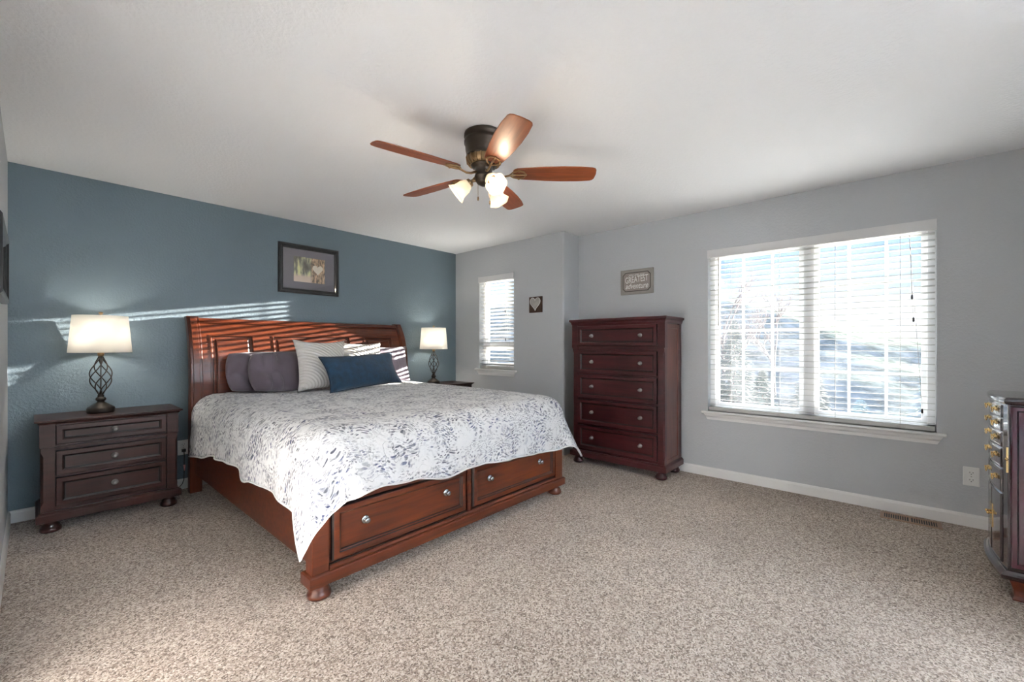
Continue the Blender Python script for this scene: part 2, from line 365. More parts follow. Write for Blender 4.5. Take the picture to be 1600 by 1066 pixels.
# bay part holding the small window, bullnose corner
R = 0.022; poly = [(L1, W1[0])]
for k in range(7):
    a = PI + k*(PI/2)/6
    poly.append((L1+R+R*math.cos(a), YB+R+R*math.sin(a)))
poly += [(L2+0.14, YB), (L2+0.14, W1[0])]
w.prism(poly, 0, H)
w.box(L1, L1+0.14, W1[1], 0, 0, H)
w.box(L1, L1+0.14, W1[0], W1[1], 0, W1[2]); w.box(L1, L1+0.14, W1[0], W1[1], W1[3], H)
w.box(L2, L2+0.14, W2[1], YB, 0, H); w.box(L2, L2+0.14, YF, W2[0], 0, H)
w.box(L2, L2+0.14, W2[0], W2[1], 0, W2[2]); w.box(L2, L2+0.14, W2[0], W2[1], W2[3], H)
struct(w.obj('wall_right', M['wall']))
w = MB(); w.box(XR, L2+0.14, YF-0.14, YF, 0, H); w.box(XR, XR+0.14, YR, YF-0.14, 0, H)
w.box(-0.14, 0.1, YR-0.12, YR, 0, H); w.box(2.4, XR+0.14, YR-0.12, YR, 0, H); w.box(0.1, 2.4, YR-0.12, YR, 0, 0.35); w.box(0.1, 2.4, YR-0.12, YR, 2.35, H)
struct(w.obj('wall_front', M['wall']))
def base(name, pts, nrm):
    prof = [(0, 0), (0.014, 0), (0.014, 0.066), (0.009, 0.078), (0.004, 0.083), (0, 0.083)]
    b = MB(); (x0, y0), (x1, y1) = pts; nx, ny = nrm
    b.loops([[(x+nx*p, y+ny*p, z) for p, z in prof] for x, y in ((x0, y0), (x1, y1))])
    return struct(b.obj(name, M['trim']))
base('baseboard_left', ((0, YR), (0, 0)), (1, 0))
base('baseboard_back', ((0, 0), (L1, 0)), (0, -1))
base('baseboard_right', ((L2, YF), (L2, YB)), (-1, 0))
base('baseboard_bay', ((L1, YB+R), (L1, 0)), (-1, 0))
base('baseboard_front', ((XR, YF), (L2, YF)), (0, 1))

# ------------------------------------------------------------------ windows (looking along +x)
def window(i, X, W, mull=False):
    y0, y1, z0, z1 = W
    xa, xb = X+0.075, X+0.135; fw = 0.045
    f = MB(); f.box(xa, xb, y0, y0+fw, z0, z1); f.box(xa, xb, y1-fw, y1, z0, z1); f.box(xa, xb, y0, y1, z0, z0+fw); f.box(xa, xb, y0, y1, z1-fw, z1)
    fr = struct(f.obj('window_%d' % i, M['vinyl'], bevel=0.003))
    halves = []
    if mull:
        ym = -3.935
        B(xa-0.004, xb-0.004, ym-0.037, ym+0.037, z0+fw, z1-fw).obj('window_mullion', M['vinyl'], fr, bevel=0.003)
        halves = [(y0+fw, ym-0.037, z0+fw, z1-fw), (ym+0.037, y1-fw, z0+fw, z1-fw)]
    else:
        zm = 1.196
        B(xa-0.006, xb-0.004, y0+fw, y1-fw, zm-0.02, zm+0.02).obj('meeting_rail', M['vinyl'], fr, bevel=0.003)
        halves = [(y0+fw, y1-fw, z0+fw, zm-0.02), (y0+fw, y1-fw, zm+0.02, z1-fw)]
    for a, b_, c, d in halves:
        s = MB(); t = 0.03; xs = xa+0.012
        s.box(xs, xs+0.03, a, a+t, c, d); s.box(xs, xs+0.03, b_-t, b_, c, d); s.box(xs, xs+0.03, a+t, b_-t, c, c+t); s.box(xs, xs+0.03, a+t, b_-t, d-t, d)
        so = s.obj('sash', M['vinyl'], fr, bevel=0.002)
        if mull:
            g = MB()
            for k in (1, 2):
                y = a+(b_-a)*k/3; g.box(xs+0.008, xs+0.022, y-0.009, y+0.009, c+t, d-t)
            for z in (0.99, 1.33, 1.67): g.box(xs+0.009, xs+0.021, a+t, b_-t, z-0.009, z+0.009)
            g.obj('muntins', M['vinyl'], so)
        B(xs+0.013, xs+0.017, a+t-0.004, b_-t+0.004, c+t-0.004, d-t+0.004).obj('glass_pane', M['glass'], so)
    # stool and apron
    s = MB(); ov = 0.045 if mull else 0.05
    s.prism([(X+0.075, z0-0.022), (X-0.030, z0-0.022), (X-0.038, z0-0.016), (X-0.040, z0-0.009), (X-0.036, z0-0.002), (X-0.03, z0), (X+0.075, z0)], y0, y1, 'y')
    s.prism([(X-0.0005, z0-0.022), (X-0.030, z0-0.022), (X-0.038, z0-0.016), (X-0.040, z0-0.009), (X-0.036, z0-0.002), (X-0.03, z0), (X-0.0005, z0)], y0-ov, y0, 'y')
    s.prism([(X-0.0005, z0-0.022), (X-0.030, z0-0.022), (X-0.038, z0-0.016), (X-0.040, z0-0.009), (X-0.036, z0-0.002), (X-0.03, z0), (X-0.0005, z0)], y1, y1+ov, 'y')
    tr = struct(s.obj('trim_%d' % i, M['trim']))
    a = MB(); z2 = z0-0.022; z3 = z0-0.078
    pr = [(X-0.001, z2), (X-0.024, z2), (X-0.020, z2-0.02), (X-0.011, z2-0.034), (X-0.010, z3), (X-0.001, z3)]
    a.loops([[(x, y0-0.03+(z2-z)*0.5 if z < z2 else y0-0.03, z) for x, z in pr], [(x, y1+0.03-(z2-z)*0.5 if z < z2 else y1+0.03, z) for x, z in pr]])
    a.obj('apron', M['trim'], tr)
# prism with axis 'y' maps (p,q)->(x,z)
window(1, L2, W2, True); window(2, L1, W1, False)

def blind(X, W, tilt, label, n_ladder, wand_y, cord_y, zb, tassels):
    y0, y1, z0, z1 = W
    t = thing('window_blind', label, 'blind', (X, (y0+y1)/2, z1))
    cx, cy, cz = X, (y0+y1)/2, z1
    def b(*q): return B(q[0]-cx, q[1]-cx, q[2]-cy, q[3]-cy, q[4]-cz, q[5]-cz)
    v = b(X-0.022, X+0.0, y0-0.0, y1+0.0, z1-0.078, z1-0.004)
    v.box(0.0, 0.05, y0+0.004-cy, y1-0.004-cy, -0.05, -0.006)
    v.obj('valance', M['valance'], t, bevel=0.003)
    s = MB(); z = zb+0.052; ca, sa = math.cos(tilt), math.sin(tilt); xc = 0.036
    while z < z1-0.07:
        hw, ht = 0.0245, 0.0013
        P = []
        for u, v_ in ((-hw, -ht), (0, 0.0012-ht), (hw, -ht), (hw, ht), (0, 0.0012+ht), (-hw, ht)):
            # inner edge (towards the room, -x) sits higher, outer edge lower
            P.append((xc+u*ca+v_*sa, z-cz-u*sa+v_*ca))
        s.prism(P, y0+0.008-cy, y1-0.008-cy, 'y'); z += 0.0456
    s.obj('slats', M['slat'], t)
    b(X+0.012, X+0.062, y0+0.008, y1-0.008, zb-0.002, zb+0.030).obj('bottom_rail', M['slat'], t, bevel=0.003)
    for k in range(n_ladder):
        y = y0+(y1-y0)*((k+0.5)/n_ladder if n_ladder > 2 else (0.2 if k == 0 else 0.8))
        l = MB()
        for x in (0.0105, 0.0615): l.tube([(x, y-cy, zb-cz), (x, y-cy, -0.06)], 0.0011, 5)
        l.obj('ladder_cord', M['cordw'], t)
    MB().tube([(-0.006, wand_y-cy, -0.078), (-0.006, wand_y-cy, -0.078-0.62 if n_ladder > 2 else -0.55)], 0.0045, 8).obj('tilt_wand', M['cordw'], t)
    for j, (yy, zt) in enumerate(tassels):
        c = MB(); c.tube([(-0.004, cord_y-cy, -0.078), (-0.006, (cord_y+yy)/2-cy, (zt-cz-0.078)/2), (-0.008, yy-cy, zt-cz)], 0.0013, 5)
        co = c.obj('lift_cord', M['cordw'], t)
        MB().lathe([(0.002, 0), (0.0055, -0.006), (0.0065, -0.028), (0.002, -0.034)], (-0.008, yy-cy, zt-cz), 10).obj('tassel', M['tassel'], co)
    return t
blind(L2, W2, math.radians(5), 'wide white horizontal blind over the large window', 4, -3.269, -4.535, 0.606, ((-4.548, 1.56), (-4.556, 1.40), (-4.60, 0.76)))
blind(L1, W1, math.radians(20), 'narrow white horizontal blind over the small window by the bed', 2, -0.565, -0.925, 0.905, ((-0.925, 1.63), (-0.93, 1.285)))

# ------------------------------------------------------------------ furniture parts
def bun_foot(name, x, y, mt, parent, r=0.052, h=0.082):
    pr = [(r*0.62, h), (r*0.74, h-0.006), (r*0.60, h-0.016), (r*0.66, h-0.022), (r*0.82, h-0.03), (r*0.80, h-0.036), (r*0.92, h*0.42), (r, h*0.24), (r*0.97, h*0.10), (r*0.80, 0.0)]
    return MB().lathe(pr, (x, y, 0), 26).obj(name, mt, parent)
def knob(parent, x, y, z, mt, r=0.017, name='knob', axis='-y'):
    M3 = Matrix.Rotation(PI/2, 3, 'X') if axis == '-y' else Matrix.Rotation(-PI/2, 3, 'X')
    pr = [(r, 0), (r, 0.003), (r*0.85, 0.005), (r*0.35, 0.006), (r*0.32, 0.016), (r*0.55, 0.019), (r*0.72, 0.024), (r*0.66, 0.030), (r*0.3, 0.033)]
    return MB().lathe(pr, (x, y, z), 20, M3=M3).obj(name, mt, parent)
PANEL = [(0, 0.010), (0.003, 0.016), (0.030, 0.016), (0.032, 0.011), (0.036, 0.010), (0.041, 0.004), (0.046, 0.004)]
def drawer_front(parent, x0, x1, z0, z1, y, mt, name='drawer', prof=PANEL, dark=(0, 1, 5, 6)):
    """front face at local y, facing -y"""
    return MB().rings((x0, y, z0), (1, 0, 0), (0, 0, 1), (0, -1, 0), x1-x0, z1-z0, prof, back=-0.012, dark=dark).obj(name, [mt, M['groove_shade']], parent, bevel=0.0012, seg=1)
def case(name, label, cat, loc, rz, Wd, D, Ht, m, mside, drawers, knobs, step, group=None, cor=0.062):
    """chest of drawers; back at local y=0, front at -D; body between bun feet and cornice"""
    t = thing(name, label, cat, loc, rz, group)
    hw = Wd/2; bx = hw-0.028; fy = -D+0.03
    fh = 0.072
    # body
    b = MB(); b.box(-bx+0.018, bx-0.018, fy+0.014, 0, 0.12, Ht-cor+0.012)
    pw = 0.062
    for s in (-1, 1):
        xa, xb = sorted((s*bx, s*(bx-pw)))
        # front corner stile with stopped chamfers
        zs = [0.13, 0.17, 0.20, step-0.05, step-0.02, step]
        cs = [0.0, 0.0, 0.012, 0.012, 0.0, 0.0]
        L = []
        for z, c in zip(zs, cs):
            xo = s*bx; xi = s*(bx-pw)
            L.append([(xi, fy+0.05, z), (xi, fy, z), (xo-s*(c+0.0005), fy, z), (xo, fy+c+0.0005, z), (xo, fy+0.05, z)])
        b.loops(L)
        b.box(min(s*(bx+0.006), s*(bx-pw)), max(s*(bx+0.006), s*(bx-pw)), fy-0.006, fy+0.05, step+0.006, Ht-cor+0.012)
        b.box(xa if s > 0 else xa, xb, -0.05, 0, 0.12, Ht-cor+0.012)
    b.box(-bx, bx, fy-0.010, fy+0.03, step-0.004, step+0.008)         # ledge under the top drawer
    b.box(-bx+pw, bx-pw, fy-0.002, fy+0.03, Ht-cor-0.008, Ht-cor+0.012)
    b.obj('body', m, t, bevel=0.0015, seg=1)
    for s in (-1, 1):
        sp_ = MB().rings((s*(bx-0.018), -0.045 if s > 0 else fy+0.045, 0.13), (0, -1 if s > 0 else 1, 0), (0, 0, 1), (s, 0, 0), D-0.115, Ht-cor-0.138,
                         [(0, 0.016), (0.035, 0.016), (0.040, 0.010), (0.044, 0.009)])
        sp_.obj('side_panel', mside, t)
    MB().rectloft(-bx, bx, fy, -0.001, [(Ht-h_*cor/0.062, o_) for h_, o_ in ((0.062, 0.002), (0.056, 0.006), (0.050, 0.010), (0.034, 0.014), (0.026, 0.020), (0.022, 0.028), (0.006, 0.0285), (0.002, 0.027), (0, 0.024))]).obj('top', m, t)
    MB().rectloft(-bx, bx, fy, -0.001, [(fh, 0.004), (fh, 0.022), (fh+0.045, 0.022), (fh+0.052, 0.018), (fh+0.056, 0.010), (fh+0.062, 0.006), (fh+0.062, 0.0)]).obj('plinth', m, t, bevel=0.001, seg=1)
    for x in (-bx+0.045, bx-0.045):
        for y in (fy+0.035, -0.06): bun_foot('foot', x, y, m, t, h=fh+0.001)
    for k, (z0, z1) in enumerate(drawers):
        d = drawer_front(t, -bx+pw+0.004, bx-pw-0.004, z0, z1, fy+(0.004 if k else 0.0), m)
        for kx in knobs: knob(d, kx, fy-0.003, (z0+z1)/2, M['pewter'], 0.019)
    return t
NSD = ((0.562, 0.686), (0.362, 0.520), (0.163, 0.347))
ns1 = case('nightstand', 'dark wood three-drawer nightstand with bun feet under the lamp beside the outlet', 'nightstand', (0.492, -0.022, 0), 0, 0.75, 0.425, 0.722, M['ns'], M['ns'], NSD, (0.0,), 0.540, 'nightstands flanking the bed', cor=0.030)
ns2 = copy_tree(ns1); ns2.location = (3.50, -0.022, 0)
ns2['label'] = 'dark wood nightstand mostly hidden behind the bed, below the small window'
CHD = ((1.196, 1.392), (0.925, 1.145), (0.672, 0.905), (0.412, 0.652), (0.160, 0.392))
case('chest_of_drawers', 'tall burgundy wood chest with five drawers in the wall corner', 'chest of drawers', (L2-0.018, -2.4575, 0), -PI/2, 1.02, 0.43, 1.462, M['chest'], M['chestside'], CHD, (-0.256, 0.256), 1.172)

# ------------------------------------------------------------------ bed
bed = thing('bed', 'large cherry wood sleigh bed with panelled headboard and footboard drawers', 'bed', (2.0, 0, 0))
BX = 2.0
def yprof(z):
    pts = [(0.0, -0.205), (0.7, -0.218), (0.9, -0.225), (1.05, -0.216), (1.15, -0.200), (1.25, -0.172), (1.32, -0.145), (1.38, -0.112), (1.42, -0.088), (1.5, -0.075)]
    for (a, b_), (c, d) in zip(pts, pts[1:]):
        if z <= c: return b_+(d-b_)*(z-a)/(c-a)
    return -0.075
def bend(mb, cuts=None):
    for k in range(1, 22):
        z = 0.60+k*0.04
        bmesh.ops.bisect_plane(mb.bm, geom=mb.bm.verts[:]+mb.bm.edges[:]+mb.bm.faces[:], plane_co=(0, 0, z), plane_no=(0, 0, 1))
    for v in mb.bm.verts: v.co.y += yprof(v.co.z)
    return mb
hx0, hx1 = 1.04-BX, 2.94-BX
hb = MB()
# backing board with the raised frame (rails and stiles), bent along the sleigh curve
hb.box(hx0, hx1, 0.012, 0.045, 0.28, 1.40)
pans = [(1.100-BX, 1.432-BX), (1.585-BX, 2.345-BX), (2.500-BX, 2.850-BX)]
zt = 1.292
hb.box(hx0, hx1, 0.0, 0.02, zt, 1.40)
xs = [hx0, pans[0][0], pans[0][1], pans[1][0], pans[1][1], pans[2][0], pans[2][1], hx1]
for a, b_ in ((0, 1), (2, 3), (4, 5), (6, 7)): hb.box(xs[a], xs[b_], 0.0, 0.02, 0.28, zt)
hb.box(hx0, hx1, 0.0, 0.02, 0.28, 0.55)
bend(hb)
head = hb.obj('headboard', M['bed'], bed, bevel=0.0015, seg=1)
for x0, x1 in pans:
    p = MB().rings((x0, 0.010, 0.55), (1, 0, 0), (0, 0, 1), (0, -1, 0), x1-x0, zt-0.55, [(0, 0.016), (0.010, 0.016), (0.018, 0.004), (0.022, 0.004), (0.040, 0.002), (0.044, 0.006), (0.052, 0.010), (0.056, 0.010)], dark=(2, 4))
    bend(p).obj('headboard_panel', [M['bed'], M['groove_shade']], head)
# rolled top rail
tp = [(-0.100, 1.385), (-0.118, 1.392), (-0.122, 1.402), (-0.112, 1.410), (-0.104, 1.414), (-0.098, 1.424), (-0.080, 1.433), (-0.058, 1.435), (-0.038, 1.430), (-0.030, 1.412), (-0.040, 1.385)]
MB().loops([[(x, y, z) for y, z in tp] for x in (hx0, hx1)]).obj('top_rail', M['bed'], head)
for s, x0, x1 in ((-1, 0.957-BX, 1.042-BX), (1, 2.938-BX, 3.022-BX)):
    L = []
    zs = [0.0, 0.10, 0.45, 0.7, 0.9, 1.05, 1.15, 1.22, 1.28, 1.33, 1.37, 1.40, 1.425, 1.440, 1.446]
    for z in zs:
        f = yprof(z)-0.012
        if z > 1.41: f += (z-1.41)*0.35
        bk = f+0.08
        bk = min(-0.006, bk)
        if z > 1.43: bk -= 0.012
        if z < 0.2: f += 0.01
        L.append([(x0, f, z), (x1, f, z), (x1, bk, z), (x0, bk, z)])
    pb = MB().loops(L)
    po = pb.obj('headboard_post', M['bedz'], head, bevel=0.006)
    # thin raised capping strip down the post's front
    L = []
    for z in zs[2:-1]:
        f = yprof(z)-0.012; L.append([(x0+0.022, f-0.006, z), (x1-0.022, f-0.006, z), (x1-0.018, f+0.002, z), (x0+0.018, f+0.002, z)])
    MB().loops(L).obj('post_strip', M['bedz'], po)
# side rails
for s in (-1, 1):
    xr = (1.0-BX) if s < 0 else (2.985-BX)
    a, b_ = sorted((xr, xr-s*0.03))
    B(a, b_, -2.37, -0.18, 0.145, 0.40).obj('side_rail', M['bed'], bed, bevel=0.003)
B(1.03-BX, 2.99-BX, -2.36, -0.20, 0.33, 0.36).obj('slat_platform', M['bed'], bed)
# footboard with storage drawers
fb = MB(); FY = -2.425
fb.box(1.04-BX, 2.96-BX, FY+0.006, -2.37, 0.125, 0.455)
for x0, x1 in ((0.975-BX, 1.055-BX), (1.943-BX, 1.978-BX), (2.89-BX, 2.985-BX)):
    fb.box(x0, x1, FY-0.012, -2.365, 0.125, 0.455)
fb.box(0.975-BX, 2.985-BX, FY-0.014, -2.365, 0.43, 0.46)
foot = fb.obj('footboard', M['bed'], bed, bevel=0.003)
MB().rectloft(0.975-BX, 2.985-BX, FY-0.012, -2.36, [(0.072, 0.004), (0.072, 0.016), (0.122, 0.016), (0.128, 0.010), (0.128, 0.0)], back=False).obj('base_moulding', M['bed'], bed, bevel=0.002)
MB().prism([(FY-0.006, 0.13), (FY-0.020, 0.13), (FY-0.022, 0.139), (FY-0.014, 0.148), (FY-0.006, 0.15)], 1.055-BX, 2.89-BX, 'x').obj('bead_moulding', M['bed'], foot)
for z in (0.1295, 0.1505): B(1.055-BX, 2.89-BX, FY-0.0075, FY+0.004, z-0.003, z+0.003).obj('groove_shade_line', M['groove_shade'], foot)  # dark strips painted in as shade lines along the bead moulding
DP = [(0, 0.012), (0.006, 0.022), (0.010, 0.024), (0.034, 0.024), (0.038, 0.017), (0.043, 0.015), (0.046, 0.007), (0.052, 0.007)]
for (x0, x1), kn in (((1.070-BX, 1.930-BX), (1.245, 1.775)), ((1.990-BX, 2.878-BX), (2.148, 2.690))):
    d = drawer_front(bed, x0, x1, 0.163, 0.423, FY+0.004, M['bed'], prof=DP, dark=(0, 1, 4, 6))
    for kx in kn: knob(d, kx-BX, FY-0.008, 0.313, M['nickel'], 0.021)
for x in (1.025-BX, 2.935-BX): bun_foot('foot', x, FY+0.03, M['bed'], bed, r=0.056, h=0.073)

# mattress
mt = B(1.045-BX, 2.965-BX, -2.36, -0.245, 0.361, 0.775)
tag(mt.obj('mattress', M['mattress'], bevel=0.08, seg=5, loc=(BX, 0, 0)), 'thick white mattress under the botanical quilt', 'mattress')

# ------------------------------------------------------------------ quilt
def make_quilt():
    R_ = 0.17
    fx0, fx1, fy = 0.955+R_, 3.065-R_, -2.475+R_     # edges of the flat top
    Z = 0.800; yh = -0.262
    def lerp(tab, x):
        if x <= tab[0][0]: return tab[0][1]
        for (a, b_), (c, d) in zip(tab, tab[1:]):
            if x <= c:
                t = (x-a)/(c-a); t = t*t*(3-2*t); return b_+(d-b_)*t
        return tab[-1][1]
    arc = R_*PI/2
    # hem heights by position -> hanging length beyond the flat edge
    hemL = [(-2.3, 0.425), (-2.0, 0.437), (-1.75, 0.437), (-1.62, 0.415), (-1.4, 0.452), (-1.2, 0.445), (-0.95, 0.43), (-0.6, 0.37), (-0.19, 0.31)]
    hemF = [(1.15, 0.470), (1.31, 0.485), (1.5, 0.47), (1.75, 0.435), (1.95, 0.448), (2.3, 0.43), (2.74, 0.405), (2.9, 0.395)]
    hemR = [(-2.3, 0.42), (-1.5, 0.42), (-0.19, 0.40)]
    Lh = lambda z: arc+(Z-R_-z)/math.cos(math.radians(5))
    nT = 64; nE = 22
    bm = bmesh.new(); uvl = bm.loops.layers.uv.new('UVMap')
    # param grid in x: left overhang, top, right overhang ; y: top, front overhang
    us = [('o', -1+i/nE) for i in range(nE)]+[('t', i/nT) for i in range(nT+1)]+[('p', (i+1)/nE) for i in range(nE)]
    vs = [('t', i/nT) for i in range(nT+1)]+[('o', (i+1)/nE) for i in range(nE)]
    V = {}; UV = {}
    for i, (uk, u) in enumerate(us):
        for j, (vk, v) in enumerate(vs):
            x = fx0+(fx1-fx0)*(u if uk == 't' else (0 if uk == 'o' else 1))
            y = yh+(fy-yh)*(v if vk == 't' else 1)
            sx = 0 if uk == 't' else (-1 if uk == 'o' else 1)
            if sx and vk == 't':
                L = Lh(lerp(hemL if sx < 0 else hemR, y)); a = abs(u)*L; nx, ny = sx, 0; r = a; fr = abs(u); cu, cv = x+sx*a, y
            elif not sx and vk == 'o':
                L = Lh(lerp(hemF, x)); a = v*L; nx, ny = 0, -1; r = a; fr = v; cu, cv = x, y-a
            elif sx and vk == 'o':
                La = Lh(lerp(hemL if sx < 0 else hemR, -2.3)); Lb = Lh(lerp(hemF, 1.15 if sx < 0 else 2.9))
                a, b_ = abs(u)*La, v*Lb; r = math.hypot(a, b_); ph = math.atan2(b_, a) if r > 1e-6 else PI/4
                nx, ny = sx*math.cos(ph), -math.sin(ph); fr = max(abs(u), v); cu, cv = x+sx*a, y-b_
                kk = math.sin(2*ph)
                r = r*(1+0.04*kk) if sx < 0 else r*(1-0.10*kk)
                if sx < 0: ph -= 0.10*kk; nx, ny = sx*math.cos(ph), -math.sin(ph)
            else:
                r = 0; nx = ny = 0; fr = 0; cu, cv = x, y
            # profile: arc then down with slight flare
            flare = math.radians(4)
            if sx and vk == 'o':
                kk = math.sin(2*math.atan2(-ny, abs(nx)))
                flare = math.radians(4+(11 if sx < 0 else 21)*kk)
            if r <= arc:
                t = r/R_; out = R_*math.sin(t); dn = R_*(1-math.cos(t))
            else:
                q = r-arc; out = R_+q*math.sin(flare); dn = R_+q*math.cos(flare)
            # soft folds in the hanging part
            if r > 0:
                s_ = (cv*1.0 if nx and not ny else cu)
                w_ = max(0, (r-arc*0.6))/0.4
                if not (sx and vk == 'o'):
                    out += w_*(0.012*math.sin(s_*11+1.3)+0.008*math.sin(s_*23+0.4))*min(1, w_*1.6)
                    if sx < 0: out += 0.02*w_*math.exp(-((y+1.72)/0.10)**2)
            X, Y, Zz = x+nx*out, y+ny*out, Z-dn
            # the bed top settles towards the foot and has gentle puffiness
            Zz += 0.006*noise.noise(Vector((cu*3.1, cv*3.1, 0)))+0.0035*noise.noise(Vector((cu*14, cv*14, 3)))
            if not r: Zz += -0.012*max(0, (-cv-1.2)/1.2)**2
            else: Zz += -0.012*max(0, (-y-1.2)/1.2)**2
            if r > arc*0.5:
                d = 0.004*noise.noise(Vector((cu*9, cv*9, 7))); X += nx*d; Y += ny*d
            V[i, j] = bm.verts.new((X, Y, Zz)); UV[i, j] = (cu, cv)
    for i in range(len(us)-1):
        for j in range(len(vs)-1):
            ks = ((i, j), (i, j+1), (i+1, j+1), (i+1, j))
            f = bm.faces.new([V[k] for k in ks]); f.smooth = True
            for l, k in zip(f.loops, ks): l[uvl].uv = UV[k]
    me = bpy.data.meshes.new('quilt'); bm.to_mesh(me)
    o = bpy.data.objects.new('quilt', me); COL.objects.link(o); me.materials.append(M['quilt'])
    q = o.modifiers.new('solid', 'SOLIDIFY'); q.thickness = 0.009; q.offset = -1
    # bound hem along the edge
    nU, nV = len(us), len(vs)
    path = [V[0, j].co.copy() for j in range(nV)]+[V[i, nV-1].co.copy() for i in range(1, nU)]+[V[nU-1, j].co.copy() for j in range(nV-2, -1, -1)]
    bm.free()
    h = MB().tube(path, 0.0055, 6).obj('hem_binding', M['hem'], o)
    return o
quilt = tag(make_quilt(), 'white quilt printed with blue-grey botanical sprigs, hanging over the bed', 'quilt')

# ------------------------------------------------------------------ pillows
def pillow(name, label, w, h, t, m, loc, yaw, lean, roll=0, ear=0.10, rnd=0.0, sag=0.0, seed=0, group=None, edge=None, wr=0.0):
    """upright cushion: width along x, height along z, base at its origin; leans back about its bottom edge"""
    n = 26; bm = bmesh.new(); G = {}
    for side in (1, -1):
        for i in range(n+1):
            for j in range(n+1):
                u, v = -1+2*i/n, -1+2*j/n
                if side == -1 and (i in (0, n) or j in (0, n)): G[side, i, j] = G[1, i, j]; continue
                x = u*w/2*(1-ear*(1-abs(v)**2.2)*abs(u)**3)
                z = v*h/2*(1-ear*(1-abs(u)**2.2)*abs(v)**3)
                x *= 1-rnd*u*u*v*v; z *= 1-rnd*u*u*v*v
                k = (max(0, 1-abs(u)**2.6)**0.62)*(max(0, 1-abs(v)**2.6)**0.62)
                y = side*t/2*k*(1-0.25*v)
                if sag: z -= sag*(1-u*u)*max(0, v)*h
                q = Vector((x*6+seed, y*6, z*6)); dn = noise.noise(q)*0.014*min(1, k*2)
                if wr: 
                    a = noise.noise(Vector((x*9+seed*2, side*3.0, z*4)))
                    dn += wr*(abs(a)-0.25)*min(1, k*1.5)
                y += -side*dn if False else side*dn
                G[side, i, j] = bm.verts.new((x+0.5*dn, y, z+h/2))
    for side in (1, -1):
        for i in range(n):
            for j in range(n):
                q = [G[side, i, j], G[side, i+1, j], G[side, i+1, j+1], G[side, i, j+1]]
                f = bm.faces.new(q if side == -1 else list(reversed(q))); f.smooth = True
    border = [G[1, i, 0].co.copy() for i in range(n)]+[G[1, n, j].co.copy() for j in range(n)]+[G[1, n-i, n].co.copy() for i in range(n)]+[G[1, 0, n-j].co.copy() for j in range(n+1)]
    b = MB(); b.bm.free(); b.bm = bm
    o = b.obj(name, m)
    o.rotation_euler = Matrix.Rotation(0, 3, 'X').to_euler()
    mt_ = Matrix.Translation(Vector(loc)) @ Matrix.Rotation(yaw, 4, 'Z') @ Matrix.Rotation(-lean, 4, 'X') @ Matrix.Rotation(roll, 4, 'Y')
    o.matrix_world = mt_
    if edge: MB().tube(border, 0.0045, 6).obj('piping', edge, o)
    return tag(o, label, 'pillow', group)
ZT = 0.797
D_ = math.radians
pillow('pillow', 'rumpled mauve pillow standing behind the other mauve pillow at the headboard', 0.62, 0.37, 0.13, M['mauve'], (1.475, -0.365, ZT), D_(0), D_(13), ear=0.03, rnd=0.15, sag=0.03, seed=1, wr=0.10)
pillow('pillow', 'plump mauve pillow in front of its twin, beside the ribbed ivory cushion', 0.64, 0.37, 0.15, M['mauve'], (1.605, -0.53, ZT), D_(-3), D_(15), ear=0.03, rnd=0.16, sag=0.01, seed=5, wr=0.12)
pillow('pillow', 'lavender pillow crossed by sunlight stripes at the far end of the headboard', 0.56, 0.40, 0.13, M['lavender'], (2.69, -0.375, ZT), D_(4), D_(13), ear=0.07, seed=9, wr=0.04)
pillow('throw_pillow', 'square ribbed ivory cushion between the mauve pillow and the blue cushion', 0.48, 0.47, 0.14, M['ribbed'], (1.835, -0.70, ZT), D_(2), D_(15), roll=D_(1), ear=0.13, seed=13)
pillow('throw_pillow', 'square ribbed ivory cushion behind the blue cushion, touching the lavender pillow', 0.48, 0.45, 0.12, M['ribbed'], (2.30, -0.53, ZT), D_(1), D_(13), roll=D_(1), ear=0.12, seed=17)
pillow('throw_pillow', 'long teal-blue velvet lumbar cushion propped in front of the ivory cushions', 0.86, 0.33, 0.13, M['velvet'], (2.185, -0.835, ZT+0.016), D_(13), D_(24), roll=D_(-2), ear=0.09, seed=21, edge=M['velvetedge'])

